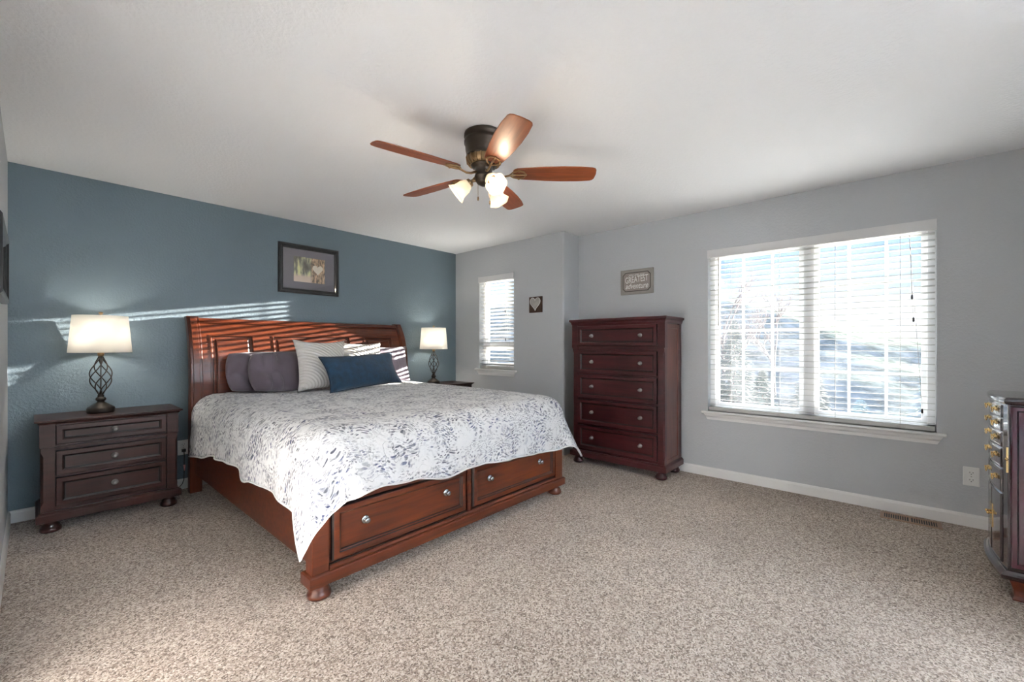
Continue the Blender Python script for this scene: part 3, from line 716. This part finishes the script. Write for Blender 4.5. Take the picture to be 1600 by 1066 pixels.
# ------------------------------------------------------------------ table lamps
def table_lamp(loc, label):
    t = thing('table_lamp', label, 'lamp', loc, 0, 'iron cage table lamps')
    MB().lathe([(0.072, 0), (0.075, 0.004), (0.075, 0.030), (0.071, 0.036), (0.060, 0.043), (0.042, 0.056), (0.030, 0.066), (0.022, 0.072), (0.019, 0.080), (0.027, 0.086), (0.029, 0.098), (0.024, 0.106), (0.016, 0.110), (0.018, 0.116), (0.018, 0.122), (0.010, 0.126)], seg=32).obj('base', M['iron'], t)
    c = MB(); z0, z1 = 0.122, 0.405
    def rad(s): return 0.012+0.052*(math.sin(PI*min(1, s/0.9)**0.85 if s < 0.9 else PI)**1.25 if s < 0.9 else 0)
    for d in (1,):
        for k in range(6):
            pts = []
            for i in range(25):
                s_ = i/24; r = 0.009+0.053*math.sin(PI*s_**0.92)**1.3; a = 2*PI*k/6+d*s_*PI*1.05
                pts.append((r*math.cos(a), r*math.sin(a), z0+(z1-z0)*s_))
            c.tube(pts, 0.0036, 6)
    c.tube([(0, 0, z0), (0, 0, z1)], 0.0035, 6)
    c.obj('cage', M['iron'], t)
    s = MB().lathe([(0.010, 0.400), (0.017, 0.405), (0.019, 0.420), (0.015, 0.430), (0.012, 0.432), (0.012, 0.475)], seg=20).obj('socket', M['bronze2'], t)
    MB().tube([(0.012, 0, 0.43), (0.045, 0, 0.48), (0.058, 0, 0.55), (0.045, 0, 0.63), (0.0, 0, 0.676), (-0.045, 0, 0.63), (-0.058, 0, 0.55), (-0.045, 0, 0.48), (-0.012, 0, 0.43)], 0.0018, 6).obj('harp', M['bronze2'], t)
    sh = MB().lathe([(0.169, 0.428), (0.147, 0.690)], seg=56, cap0=False, cap1=False).obj('lamp_shade', M['shade'], t, solid=0.0015)
    k = MB()
    for a in range(3):
        an = a*2*PI/3; k.tube([(0, 0, 0.680), (0.146*math.cos(an), 0.146*math.sin(an), 0.680)], 0.0015, 5)
    k.obj('shade_spider', M['bronze2'], sh)
    MB().lathe([(0.003, 0.678), (0.003, 0.695), (0.010, 0.698), (0.006, 0.702), (0.013, 0.709), (0.012, 0.716), (0.004, 0.719)], seg=18).obj('finial', M['bronze2'], t)
    MB().lathe([(0.012, 0.475), (0.022, 0.50), (0.030, 0.525), (0.030, 0.54), (0.020, 0.56), (0.004, 0.566)], seg=18).obj('bulb', M['bulb'], t)
    light('bulb_light', 'POINT', (0, 0, 0.54), LAMP_W, (1.0, 0.92, 0.80), shadow_soft_size=0.035, parent=t)
    return t
LAMP_W = 10
table_lamp((0.438, -0.205, 0.7225), 'lit iron cage lamp on the fully visible nightstand by the outlet')
table_lamp((3.40, -0.225, 0.7225), 'lit iron cage lamp on the far nightstand, between headboard and small window')

# ------------------------------------------------------------------ ceiling fan
fan = thing('ceiling_fan', 'bronze flush-mount ceiling fan with five cherry blades and three lit glass shades', 'ceiling fan', (1.87, -2.66, H))
MB().lathe([(0.108, 0), (0.114, -0.004), (0.116, -0.022), (0.110, -0.028), (0.110, -0.040), (0.115, -0.046), (0.115, -0.062), (0.109, -0.070), (0.107, -0.100), (0.103, -0.120), (0.101, -0.126), (0.103, -0.134), (0.100, -0.142)], seg=40, cap0=False).obj('motor_housing', M['bronze'], fan)
v = MB()
v.lathe([(0.097, -0.142), (0.092, -0.172), (0.074, -0.186)], seg=40, cap0=False)
for k in range(20):
    a = 2*PI*k/20; ca, sa = math.cos(a), math.sin(a)
    v.tube([((0.101)*ca, (0.101)*sa, -0.142), ((0.097)*ca, (0.097)*sa, -0.170), (0.080*ca, 0.080*sa, -0.184)], 0.006, 6)
v.obj('vent_ring', M['bronze2'], fan)
MB().lathe([(0.074, -0.184), (0.076, -0.190), (0.060, -0.198), (0.050, -0.206), (0.050, -0.240), (0.054, -0.246), (0.054, -0.256), (0.046, -0.262), (0.046, -0.280), (0.038, -0.292), (0.020, -0.302), (0.010, -0.306)], seg=32).obj('switch_housing', M['bronze'], fan)
ZB = -0.232
for k in range(5):
    a = math.radians(24.3+72*k)
    Rz = Matrix.Rotation(a, 3, 'Z'); Rp = Matrix.Rotation(math.radians(-12), 3, 'X')
    hf = [(0.172, 0.030), (0.180, 0.042), (0.195, 0.050), (0.25, 0.057), (0.36, 0.067), (0.46, 0.071), (0.56, 0.069), (0.63, 0.062), (0.645, 0.055), (0.653, 0.040)]; out = [(x, -y) for x, y in hf]+[(0.657, 0.0)]+hf[::-1]
    b = MB().loops([[(x, y, z) for x, y in out] for z in (-0.003, 0.003)])
    bo = b.obj('blade', M['blade'], fan, bevel=0.0015, seg=1)
    bo.matrix_local = Matrix.Translation((0, 0, ZB)) @ (Rz @ Rp).to_4x4()
    i = MB()
    i.tube([(0.052, 0, 0.0), (0.085, 0, -0.016), (0.115, 0, -0.020), (0.150, 0, -0.012), (0.185, 0, -0.008)], [0.008, 0.007, 0.006, 0.006, 0.006], 8)
    i.tube([(0.150, 0, -0.010), (0.172, 0.026, -0.008), (0.205, 0.038, -0.007), (0.235, 0.026, -0.007), (0.246, 0.0, -0.007), (0.235, -0.026, -0.007), (0.205, -0.038, -0.007), (0.172, -0.026, -0.008), (0.150, 0, -0.010)], 0.0045, 6)
    i.tube([(0.180, 0, -0.008), (0.246, 0, -0.007)], 0.006, 6)
    for sx, sy in ((0.205, 0.037), (0.205, -0.037), (0.244, 0)): i.lathe([(0.007, 0.004), (0.008, -0.010), (0.004, -0.014)], (sx, sy, 0), 10)
    i.obj('blade_iron', M['bronze2'], bo)
for ad in (250, 130, 10):
    a = math.radians(ad); d = Vector((math.cos(a), math.sin(a), 0))
    arm = MB().tube([d*0.03+Vector((0, 0, -0.270)), d*0.062+Vector((0, 0, -0.272)), d*0.080+Vector((0, 0, -0.284))], 0.009, 10).obj('light_arm', M['bronze2'], fan)
    tilt = math.radians(52)      # shade axis from straight down, outwards
    ax = (Vector((0, 0, -1))*math.cos(tilt)+d*math.sin(tilt)).normalized()
    q = Vector((0, 0, 1)).rotation_difference(ax).to_matrix()
    o0 = d*0.072+Vector((0, 0, -0.276))
    MB().lathe([(0.012, 0.0), (0.024, 0.006), (0.027, 0.022), (0.024, 0.030)], o0, 20, M3=q).obj('shade_fitter', M['bronze2'], arm)
    sh = MB(); L = []
    for r, z in ((0.024, 0.018), (0.031, 0.030), (0.040, 0.050), (0.042, 0.072), (0.045, 0.092), (0.055, 0.112), (0.062, 0.120)):
        l = []
        for j in range(36):
            an = 2*PI*j/36; rr = r*(1+(0.05*math.cos(6*an) if z > 0.1 else 0)); l.append(o0+q @ Vector((rr*math.cos(an), rr*math.sin(an), z)))
        L.append(l)
    sh.loops(L, False, False, True, True).obj('glass_shade', M['tulip'], arm, solid=0.002)
    MB().lathe([(0.010, 0.028), (0.018, 0.048), (0.022, 0.064), (0.018, 0.080), (0.005, 0.088)], o0, 16, M3=q).obj('bulb', M['bulb'], arm)
    light('bulb_light', 'POINT', o0+ax*0.122, 1.0, (1.0, 0.82, 0.60), shadow_soft_size=0.02, parent=fan)
for dx, dy, ln in ((0.030, -0.020, 0.10), (-0.012, 0.036, 0.075)):
    pc = MB(); pc.tube([(dx, dy, -0.285), (dx, dy, -0.285-ln)], 0.0014, 6); pc.lathe([(0.002, 0), (0.005, -0.008), (0.0045, -0.022), (0.001, -0.026)], (dx, dy, -0.285-ln), 10)
    pc.obj('pull_chain', M['bronze2'], fan)

# ------------------------------------------------------------------ pictures and plaques
def photo_mat():
    m, n, b = new_mat('woodland_photo')
    t = N(n, 'ShaderNodeTexCoord'); s = N(n, 'ShaderNodeSeparateXYZ'); n.links.new(t.outputs['Object'], s.inputs[0])
    mp = N(n, 'ShaderNodeMapping'); mp.inputs['Scale'].default_value = (26, 1, 7); mp.inputs['Rotation'].default_value = (0, 0.25, 0); n.links.new(t.outputs['Object'], mp.inputs[0])
    ns = N(n, 'ShaderNodeTexNoise'); ns.inputs['Scale'].default_value = 1.0; ns.inputs['Detail'].default_value = 3; n.links.new(mp.outputs[0], ns.inputs['Vector'])
    r = N(n, 'ShaderNodeValToRGB'); e = r.color_ramp.elements
    e[0].position = 0.36; e[0].color = (0.08, 0.07, 0.05, 1); e[1].position = 0.62; e[1].color = (0.78, 0.78, 0.40, 1)
    q = e.new(0.48); q.color = (0.20, 0.20, 0.15, 1)
    n.links.new(ns.outputs['Fac'], r.inputs[0])
    bk = N(n, 'ShaderNodeMapping'); bk.inputs['Scale'].default_value = (30, 1, 12); n.links.new(t.outputs['Object'], bk.inputs[0])
    n2 = N(n, 'ShaderNodeTexNoise'); n2.inputs['Scale'].default_value = 2.0; n2.inputs['Detail'].default_value = 5; n.links.new(bk.outputs[0], n2.inputs['Vector'])
    r2 = N(n, 'ShaderNodeValToRGB'); r2.color_ramp.elements[0].position = 0.38; r2.color_ramp.elements[0].color = (0.11, 0.07, 0.04, 1); r2.color_ramp.elements[1].position = 0.65; r2.color_ramp.elements[1].color = (0.75, 0.52, 0.32, 1)
    n.links.new(n2.outputs['Fac'], r2.inputs[0])
    # right half = tree bark, lower left = path
    g = N(n, 'ShaderNodeMapRange'); g.inputs[1].default_value = 0.005; g.inputs[2].default_value = 0.03; n.links.new(s.outputs[0], g.inputs[0])
    g2 = N(n, 'ShaderNodeMapRange'); g2.inputs[1].default_value = -0.04; g2.inputs[2].default_value = -0.075; n.links.new(s.outputs[2], g2.inputs[0])
    c0 = N(n, 'ShaderNodeMix', data_type='RGBA'); c0.inputs[7].default_value = (0.72, 0.58, 0.48, 1); n.links.new(g2.outputs[0], c0.inputs['Factor']); n.links.new(r.outputs[0], c0.inputs[6])
    c = N(n, 'ShaderNodeMix', data_type='RGBA'); n.links.new(g.outputs[0], c.inputs['Factor']); n.links.new(c0.outputs[2], c.inputs[6]); n.links.new(r2.outputs[0], c.inputs[7])
    n.links.new(c.outputs[2], b.inputs['Base Color']); b.inputs['Roughness'].default_value = 0.7
    return m
M['photo'] = photo_mat(); M['mat'] = mat('grey_mount_board', (0.17, 0.16, 0.19), 0.9, vary=0.05)
M['pale'] = mat('pale_carved_heart', (0.80, 0.74, 0.64), 0.9)
def heart(w, h, n=40):
    P = []
    for i in range(n):
        t = 2*PI*i/n; x = 16*math.sin(t)**3; y = 13*math.cos(t)-5*math.cos(2*t)-2*math.cos(3*t)-math.cos(4*t)
        P.append((x/32*w, (y+2.5)/29*h))
    return P
FR = [(0, 0.022), (0.008, 0.028), (0.022, 0.028), (0.028, 0.020), (0.040, 0.016), (0.046, 0.010)]
def frame(name, w, h, prof, mt, parent, inner):
    b = MB(); L = []
    for i, d in [(0, 0)]+prof+[(inner, 0.0)]:
        x, z = w/2-i, h/2-i; L.append([(-x, -d, -z), (x, -d, -z), (x, -d, z), (-x, -d, z)])
    L.append(L[0]); b.loops(L, False, False)
    bmesh.ops.remove_doubles(b.bm, verts=b.bm.verts, dist=1e-5)
    return b.obj(name, mt, parent)
p = thing('framed_picture', 'black framed photo of a heart carved in a tree trunk, hanging above the headboard', 'picture', (1.9915, -0.001, 1.963))
frame('frame', 0.60, 0.488, FR, M['black'], p, 0.050)
B(-0.255, 0.255, -0.008, 0.0, -0.2, 0.2).obj('mount', M['mat'], p)
B(-0.155, 0.155, -0.0095, -0.0081, -0.125, 0.125).obj('photograph', M['photo'], p, loc=(0.0, 0, 0.0))
MB().prism([(x+0.082, z+0.006) for x, z in heart(0.105, 0.10)], -0.0112, -0.0096, 'y').obj('heart_motif', M['pale'], p)
B(-0.256, 0.256, -0.0135, -0.0125, -0.201, 0.201).obj('glazing', M['pglass'], p)
p = thing('framed_picture', 'black framed picture at the left edge, hung on the side wall', 'picture', (0.001, -1.33, 1.59), -PI/2+PI)
frame('frame', 0.76, 0.34, FR, M['black'], p, 0.050)
B(-0.335, 0.335, -0.008, 0.0, -0.125, 0.125).obj('mount', M['mat'], p)
# heart plaque (faces -x)
M['barn'] = mat('dark_barn_wood', (0.075, 0.040, 0.028), 0.8, vary=0.6, bscale=60, bump=0.6)
M['heartm'] = mat('grey_beaded_heart', (0.42, 0.40, 0.37), 0.6, vary=0.3, bscale=90, bump=0.9)
p = thing('heart_plaque', 'small dark wood plaque with a grey heart beside the small window', 'wall plaque', (L1-0.0005, -1.399, 1.664), -PI/2)
B(-0.093, 0.093, -0.014, 0.0, -0.090, 0.090).obj('board', M['barn'], p, bevel=0.002)
MB().prism([(x, z+0.004) for x, z in heart(0.142, 0.142)], -0.022, -0.0141, 'y').obj('heart', M['heartm'], p, bevel=0.002)
hp = heart(0.146, 0.146)
MB().tube([(x, -0.020, z+0.004) for x, z in hp]+[(hp[0][0], -0.020, hp[0][1]+0.004)], 0.0035, 6).obj('heart_rim', M['plate'], p)
# lettered sign
M['signwood'] = mat('weathered_grey_wood', (0.30, 0.28, 0.25), 0.8, vary=0.2, bscale=30, bump=0.4)
M['signface'] = mat('taupe_sign_face', (0.30, 0.26, 0.235), 0.8, vary=0.15, bscale=30)
M['signline'] = mat('dark_outline', (0.055, 0.042, 0.032), 0.7)
M['letter'] = mat('white_lettering', (0.78, 0.77, 0.74), 0.7)
sg = thing('wooden_sign', 'small grey wooden sign with white lettering above the chest', 'sign', (L2-0.0005, -2.485, 1.853), -PI/2)
B(-0.178, 0.178, -0.018, 0.0, -0.129, 0.129).obj('board', M['signwood'], sg, bevel=0.006, seg=3)
def notch(w, h, c):
    P = []
    for sx, sz, k in ((-1, -1, 0), (1, -1, 1), (1, 1, 0), (-1, 1, 1)):
        a = [(sx*(w-c), sz*h), (sx*(w-c*0.55), sz*(h-c*0.55)), (sx*w, sz*(h-c))]
        if (sx, sz) in ((-1, -1), (1, 1)): a = a[::-1]
        P += a
    return P
MB().prism(notch(0.152, 0.099, 0.028), -0.0195, -0.0175, 'y').obj('outline', M['signline'], sg)
MB().prism(notch(0.144, 0.091, 0.025), -0.0205, -0.0185, 'y').obj('sign_face', M['signface'], sg)
def text(name, body, size, x, z, parent, mt, shear=0, sx=1.0, y=-0.0207, off=0.0, sp=1.0, rot=0):
    c = bpy.data.curves.new(name+'_text', 'FONT'); c.body = body; c.size = size; c.align_x = 'CENTER'; c.align_y = 'CENTER'; c.extrude = 0.0006; c.shear = shear; c.offset = off; c.space_character = sp
    tmp = bpy.data.objects.new(name+'_text', c); COL.objects.link(tmp)
    bpy.context.view_layer.update(); me = bpy.data.meshes.new_from_object(tmp.evaluated_get(bpy.context.evaluated_depsgraph_get()))
    bpy.data.objects.remove(tmp); bpy.data.curves.remove(c); me.materials.clear(); me.materials.append(mt)
    o = bpy.data.objects.new(name, me); COL.objects.link(o); o.parent = parent
    o.location = (x, y, z); o.rotation_euler = (PI/2, rot, 0); o.scale = (sx, 1, 1)
    return o
text('lettering', 'you are our', 0.036, 0, 0.072, sg, M['letter'], 0.3)
text('lettering', 'GREATEST', 0.090, 0, 0.022, sg, M['letter'], 0.05, 0.60, off=0.0008, rot=-0.06)
text('lettering', 'adventure', 0.082, 0, -0.045, sg, M['letter'], 0.35, 0.74, off=0.0008)

# ------------------------------------------------------------------ outlets, cord, register
def outlet(label, loc, rz):
    t = thing('wall_outlet', label, 'outlet', loc, rz)
    B(-0.038, 0.038, -0.006, 0.0, -0.062, 0.062).obj('cover_plate', M['plate'], t, bevel=0.003)
    for z in (-0.024, 0.024):
        r = MB().prism([(0.017*math.cos(2*PI*k/24), z+max(-0.014, min(0.014, 0.018*math.sin(2*PI*k/24)))) for k in range(24)], -0.0085, -0.0055, 'y').obj('receptacle', M['plate'], t)
        s = MB(); s.box(-0.0085, -0.0060, -0.0089, -0.0084, z-0.001, z+0.008); s.box(0.0060, 0.0085, -0.0089, -0.0084, z-0.001, z+0.008)
        s.prism([(0.0028*math.cos(2*PI*k/10), z-0.0075+0.0028*math.sin(2*PI*k/10)) for k in range(10)], -0.0089, -0.0084, 'y')
        s.obj('slots', M['slot'], r)
    MB().lathe([(0.003, 0), (0.003, 0.0075), (0.001, 0.008)], (0, 0, 0), 10, M3=Matrix.Rotation(PI/2, 3, 'X')).obj('screw', M['pewter'], t)
    return t
outlet('white duplex wall outlet below and beside the large window sill', (L2-0.0005, -4.835, 0.333), -PI/2)
outlet('white wall outlet between the nightstand and headboard post with a plug in it', (0.953, -0.0005, 0.345), 0)
M['tagpink'] = mat('pink_paper_tag', (0.62, 0.30, 0.30), 0.8, vary=0.5, bscale=200)
co = MB(); co.box(0.940, 0.966, -0.034, -0.0095, 0.311, 0.333)
co.tube([(0.953, -0.03, 0.318), (0.955, -0.036, 0.28), (0.955, -0.03, 0.22), (0.955, -0.028, 0.14), (0.952, -0.035, 0.085), (0.940, -0.05, 0.055), (0.915, -0.06, 0.030), (0.892, -0.07, 0.010), (0.887, -0.10, 0.005), (0.887, -0.16, 0.005)], 0.003, 7)
cord = tag(co.obj('power_cord', M['blackplastic']), 'black power cord plugged into the outlet and trailing behind the nightstand', 'cord')
MB().loops([[(0.946, -0.040, 0.205), (0.962, -0.038, 0.205), (0.962, -0.037, 0.205), (0.946, -0.039, 0.205)], [(0.953, -0.036, 0.155), (0.958, -0.036, 0.155), (0.958, -0.035, 0.155), (0.953, -0.035, 0.155)]]).obj('cord_tag', M['tagpink'], cord)
reg = thing('floor_register', 'tan metal floor register set in the carpet below the large window', 'floor register', (4.12, -4.535, 0.0))
r = MB(); hx, hy = 0.068, 0.155
r.box(-hx, hx, -hy, -hy+0.022, 0, 0.007); r.box(-hx, hx, hy-0.022, hy, 0, 0.007); r.box(-hx, -hx+0.018, -hy+0.022, hy-0.022, 0, 0.007); r.box(hx-0.018, hx, -hy+0.022, hy-0.022, 0, 0.007); r.box(-hx+0.018, hx-0.018, -0.006, 0.006, 0, 0.007)
r.obj('frame', M['register'], reg, bevel=0.0015)
B(-hx+0.016, hx-0.016, -hy+0.02, hy-0.02, 0.0, 0.0015).obj('damper', M['slot'], reg)
f = MB()
for k in range(22):
    y = -hy+0.03+k*(2*hy-0.06)/21
    if abs(y) > 0.008: f.box(-hx+0.018, hx-0.018, y-0.0022, y+0.0022, 0.001, 0.0065)
f.obj('louvers', M['register'], reg)

# ------------------------------------------------------------------ jewelry armoire (front faces the bed wall, +y)
arm = thing('jewelry_armoire', 'glossy plum jewelry armoire with brass pulls at the right edge of the room', 'armoire', (3.42, -5.02, 0))
AX0, AX1, AF, AB = 3.185-3.42, 3.66-3.42, 0.186, -0.165    # local extents
def bowed(inset, z, c=0.075, out=0.0):
    """outline with canted front corners and a gently bowed front; y+ is the front"""
    cx, cy = 0.060, 0.010
    P = [(AX1-inset, AB+inset*0.3), (AX1-inset, AF-cy-inset)]
    n = 10; xa, xb = AX1-cx-inset*0.4, AX0+cx+inset*0.4
    for k in range(n+1):
        t = k/n; P.append((xa+(xb-xa)*t, AF-inset+0.012*math.sin(PI*t)))
    P += [(AX0+inset, AF-cy-inset), (AX0+inset, AB+inset*0.3)]
    return [(x, y, z) for x, y in P]
MB().loops([bowed(0.012, 0.13), bowed(0.012, 0.925)]).obj('cabinet', M['plumdark'], arm, bevel=0.002)
MB().loops([bowed(0.016, 0.918), bowed(0.004, 0.924), bowed(0.0, 0.930), bowed(-0.002, 0.938), bowed(-0.001, 0.946), bowed(0.006, 0.953), bowed(0.014, 0.955)]).obj('top', M['plumdark'], arm)
MB().loops([bowed(0.022, 0.092), bowed(-0.004, 0.094), bowed(-0.012, 0.104), bowed(-0.012, 0.116), bowed(-0.003, 0.124), bowed(0.004, 0.134), bowed(0.018, 0.140)]).obj('base_moulding', M['plumdark'], arm)
# side door facing -x (towards the camera's left)
d = MB().rings((AX0+0.012, AF-0.030, 0.150), (0, -1, 0), (0, 0, 1), (-1, 0, 0), 0.285, 0.765, [(0, 0.008), (0.004, 0.012), (0.020, 0.012), (0.026, 0.006), (0.030, 0.006)], back=0.0)
door = d.obj('side_door', M['plum'], arm)
hg = MB(); hg.box(AX0-0.003, AX0+0.001, AF-0.022, AF-0.015, 0.60, 0.72)
hg.tube([(AX0+0.0, AF-0.018, 0.665), (AX0-0.016, AF-0.012, 0.667)], 0.003, 8); hg.lathe([(0.002, 0), (0.006, 0.005), (0.006, 0.010), (0.002, 0.014)], (AX0-0.014, AF-0.014, 0.667), 12, M3=Matrix.Rotation(-PI/2, 3, 'Y'))
hg.obj('door_latch', M['brass'], door)
def bail(parent, x, z, y):
    p = MB()
    for s in (-1, 1):
        p.lathe([(0.009, 0), (0.008, 0.003), (0.0035, 0.004), (0.0035, 0.010), (0.005, 0.012), (0.002, 0.015)], (x+s*0.026, y, z), 12, M3=Matrix.Rotation(-PI/2, 3, 'X'))
    p.tube([(x-0.026, y+0.009, z), (x-0.024, y+0.012, z-0.010), (x-0.012, y+0.013, z-0.018), (x, y+0.014, z-0.014), (x+0.012, y+0.013, z-0.018), (x+0.024, y+0.012, z-0.010), (x+0.026, y+0.009, z)], 0.0026, 7)
    p.prism([(x+0.010*math.cos(2*PI*k/16), z+0.014*math.sin(2*PI*k/16)) for k in range(16)], y, y+0.002, 'y')
    p.obj('pull', M['brass'], parent)
def afront(x0, x1, z0, z1, name):
    L = []; n = 10
    def cur(k, ins, dy):
        x = x1-ins+(x0+ins-x1+ins)*k/n; t = (AX1-0.060-x)/(AX1-AX0-0.12)
        return (x, AF-0.014+0.012*math.sin(PI*t)+dy)
    for ins, dy in ((0, 0.0), (0, 0.006), (0.006, 0.008), (0.010, 0.006)):
        L.append([(*cur(k, ins, dy), z0+ins) for k in range(n+1)]+[(*cur(n-k, ins, dy), z1-ins) for k in range(n+1)])
    return MB().loops(L).obj(name, M['plumdark'], arm)
DX0, DX1 = AX0+0.066, AX1-0.066
for z0, z1 in ((0.852, 0.912), (0.785, 0.845), (0.710, 0.778), (0.610, 0.702), (0.490, 0.600)):
    q = afront(DX0, DX1, z0, z1, 'drawer')
    for x in (-0.095, 0.095): bail(q, x, (z0+z1)/2+0.006, AF+0.001)
for x0, x1, px in ((DX0, -0.002, -0.022), (0.002, DX1, 0.022)):
    q = afront(x0, x1, 0.150, 0.480, 'cabinet_door')
    bp = MB(); bp.box(px-0.009, px+0.009, AF+0.003, AF+0.006, 0.27, 0.39); bp.lathe([(0.004, 0), (0.004, 0.008), (0.008, 0.012), (0.006, 0.018), (0.002, 0.020)], (px, AF+0.005, 0.34), 14, M3=Matrix.Rotation(-PI/2, 3, 'X'))
    bp.obj('pull', M['brass'], q)
for sx in (-1, 1):
    for y in (AF-0.065, AB+0.05):
        x = AX0+0.042 if sx < 0 else AX1-0.042
        L = []
        for z, w_, off in ((0.094, 0.040, 0.0), (0.075, 0.034, 0.004), (0.045, 0.024, 0.010), (0.020, 0.024, 0.014), (0.008, 0.030, 0.018), (0.0, 0.030, 0.018)):
            cx_ = x+sx*off*0.6; L.append([(cx_-w_, y-w_, z), (cx_+w_, y-w_, z), (cx_+w_, y+w_, z), (cx_-w_, y+w_, z)])
        MB().loops(L).obj('foot', M['bed'], arm, bevel=0.004)

# ------------------------------------------------------------------ outside
def ground_mat():
    m, n, b = new_mat('hillside_scrub')
    t = N(n, 'ShaderNodeTexCoord'); ns = N(n, 'ShaderNodeTexNoise'); ns.inputs['Scale'].default_value = 0.55; ns.inputs['Detail'].default_value = 8; ns.inputs['Roughness'].default_value = 0.65
    n.links.new(t.outputs['Object'], ns.inputs['Vector']); r = N(n, 'ShaderNodeValToRGB'); e = r.color_ramp.elements
    e[0].position = 0.38; e[0].color = (0.16, 0.20, 0.15, 1); e[1].position = 0.62; e[1].color = (0.62, 0.66, 0.56, 1)
    q = e.new(0.5); q.color = (0.38, 0.44, 0.35, 1)
    n.links.new(ns.outputs['Fac'], r.inputs[0]); n.links.new(r.outputs[0], b.inputs['Base Color']); b.inputs['Roughness'].default_value = 1; b.inputs['Specular IOR Level'].default_value = 0
    return m
M['ground'] = ground_mat()
bm = MB(); nx, ny = 70, 90; G = []
for i in range(nx+1):
    row = []
    for j in range(ny+1):
        x = 5.2+(i/nx)**1.5*90; y = -40+j/ny*120
        s = min(1, max(0, (x-9)/50)); s = s*s*(3-2*s)
        ridge = 1.2+60*(0.040+0.40*min(0.26, max(-0.4, y/60))*0.75)
        z = -3.2+(ridge+3.2)*s+(0.45*s+0.12)*noise.fractal(Vector((x*0.12, y*0.12, 0)), 1, 2, 4)
        row.append(bm.bm.verts.new((x, y, z)))
    G.append(row)
for i in range(nx):
    for j in range(ny):
        f = bm.bm.faces.new((G[i][j], G[i+1][j], G[i+1][j+1], G[i][j+1])); f.smooth = True
o = struct(bm.obj('hillside', M['ground'])); 
M['needle'] = mat('conifer_needles', (0.075, 0.135, 0.115), 0.9, vary=0.6, bscale=10, spec=0.1)
M['frost'] = mat('frosted_needles', (0.30, 0.44, 0.46), 0.9, vary=0.4, bscale=10, spec=0.1)
M['bare'] = mat('bare_twigs', (0.24, 0.20, 0.19), 0.9, vary=0.4, bscale=20, spec=0.1)
M['bark'] = mat('tree_bark', (0.10, 0.075, 0.06), 0.95, vary=0.4, bscale=20)
def conifer(x, y, z0, h, r, mt, label, n=900, seed=1):
    rg = random.Random(seed); t = thing('conifer_tree', label, 'tree', (x, y, z0))
    MB().tube([(0, 0, 0), (0, 0, h*0.97)], [0.09*h/4, 0.01], 8).obj('trunk', M['bark'], t)
    b = MB()
    for k in range(n):
        s = rg.random()**0.8; zz = h*(0.08+0.92*s); rr = r*(1-s)**0.85*(0.35+0.65*rg.random()**0.5)+0.02; a = rg.random()*2*PI
        lw = 0.10+0.16*(1-s)*h/4; d = Vector((math.cos(a), math.sin(a), 0)); p_ = d*rr+Vector((0, 0, zz)); sd = Vector((-d.y, d.x, 0))*lw*0.6
        tip = p_+d*lw+Vector((0, 0, -lw*0.45)); bk = p_-d*lw*0.8+Vector((0, 0, lw*0.25)); vs_ = [b.bm.verts.new(q_) for q_ in (bk, p_+sd+Vector((0, 0, -lw*.2)), tip, p_-sd+Vector((0, 0, -lw*.2)))]
        b.bm.faces.new((vs_[0], vs_[1], vs_[2])); b.bm.faces.new((vs_[0], vs_[2], vs_[3]))
    b.obj('foliage', mt, t, norm=False)
    return t
def bare(x, y, z0, h, label, seed=3):
    rg = random.Random(seed); t = thing('bare_tree', label, 'tree', (x, y, z0)); b = MB()
    def br(p_, d, l, r, k):
        q_ = p_+d*l; mid = p_+d*l*0.5+Vector((rg.uniform(-.05, .05)*l, rg.uniform(-.05, .05)*l, 0)); b.tube([p_, mid, q_], [r, r*0.8, r*0.6], 4, False)
        if k:
            for _ in range(4 if k > 1 else 5):
                dd = (d+Vector((rg.uniform(-.8, .8), rg.uniform(-.8, .8), rg.uniform(-.1, .6)))).normalized(); br(p_+d*l*rg.uniform(0.45, 1), dd, l*rg.uniform(0.5, 0.72), r*0.55, k-1)
    br(Vector((0, 0, 0)), Vector((0, 0, 1)), h*0.42, 0.10, 4)
    b.obj('trunk_and_branches', M['bare'], t)
    return t
def gz(x, y): # rough ground height for standing trees
    s = min(1, max(0, (x-9)/50)); s = s*s*(3-2*s); return -3.2+(1.2+60*(0.040+0.40*min(0.26, max(-0.4, y/60))*0.75)+3.2)*s-0.3
for k, (x, y, h, r, mt_, lb) in enumerate([
    (13.0, -1.85, 3.9, 1.0, 'needle', 'dark green conifer just outside, left part of the large window'),
    (16.0, -2.55, 4.0, 1.1, 'needle', 'dark conifer outside, nearest the central mullion of the large window'),
    (20.0, 0.6, 4.9, 1.2, 'needle', 'tallest dark conifer outside, at the left edge of the large window'),
    (12.5, -3.9, 3.4, 0.9, 'frost', 'pale bluish conifer just right of the large window mullion'),
    (18.5, -5.6, 4.6, 1.2, 'frost', 'tallest pale bluish conifer in the right sash of the large window'),
    (10.4, -4.95, 2.6, 0.6, 'frost', 'short pale bluish conifer low at the right end of the large window')]):
    conifer(x, y, gz(x, y), h, r, M[mt_], lb, seed=k+1)
for k, (x, y, h, lb) in enumerate([(22, 1.4, 7.0, 'leafless tree on the hillside at the left edge of the large window'), (25, 0.0, 7.0, 'leafless tree on the hillside between the conifers and the mullion'), (28, 3.2, 8.0, 'leafless tree on the ridge, farthest of the bare trees')]):
    bare(x, y, gz(x, y), h, lb, seed=k+4)
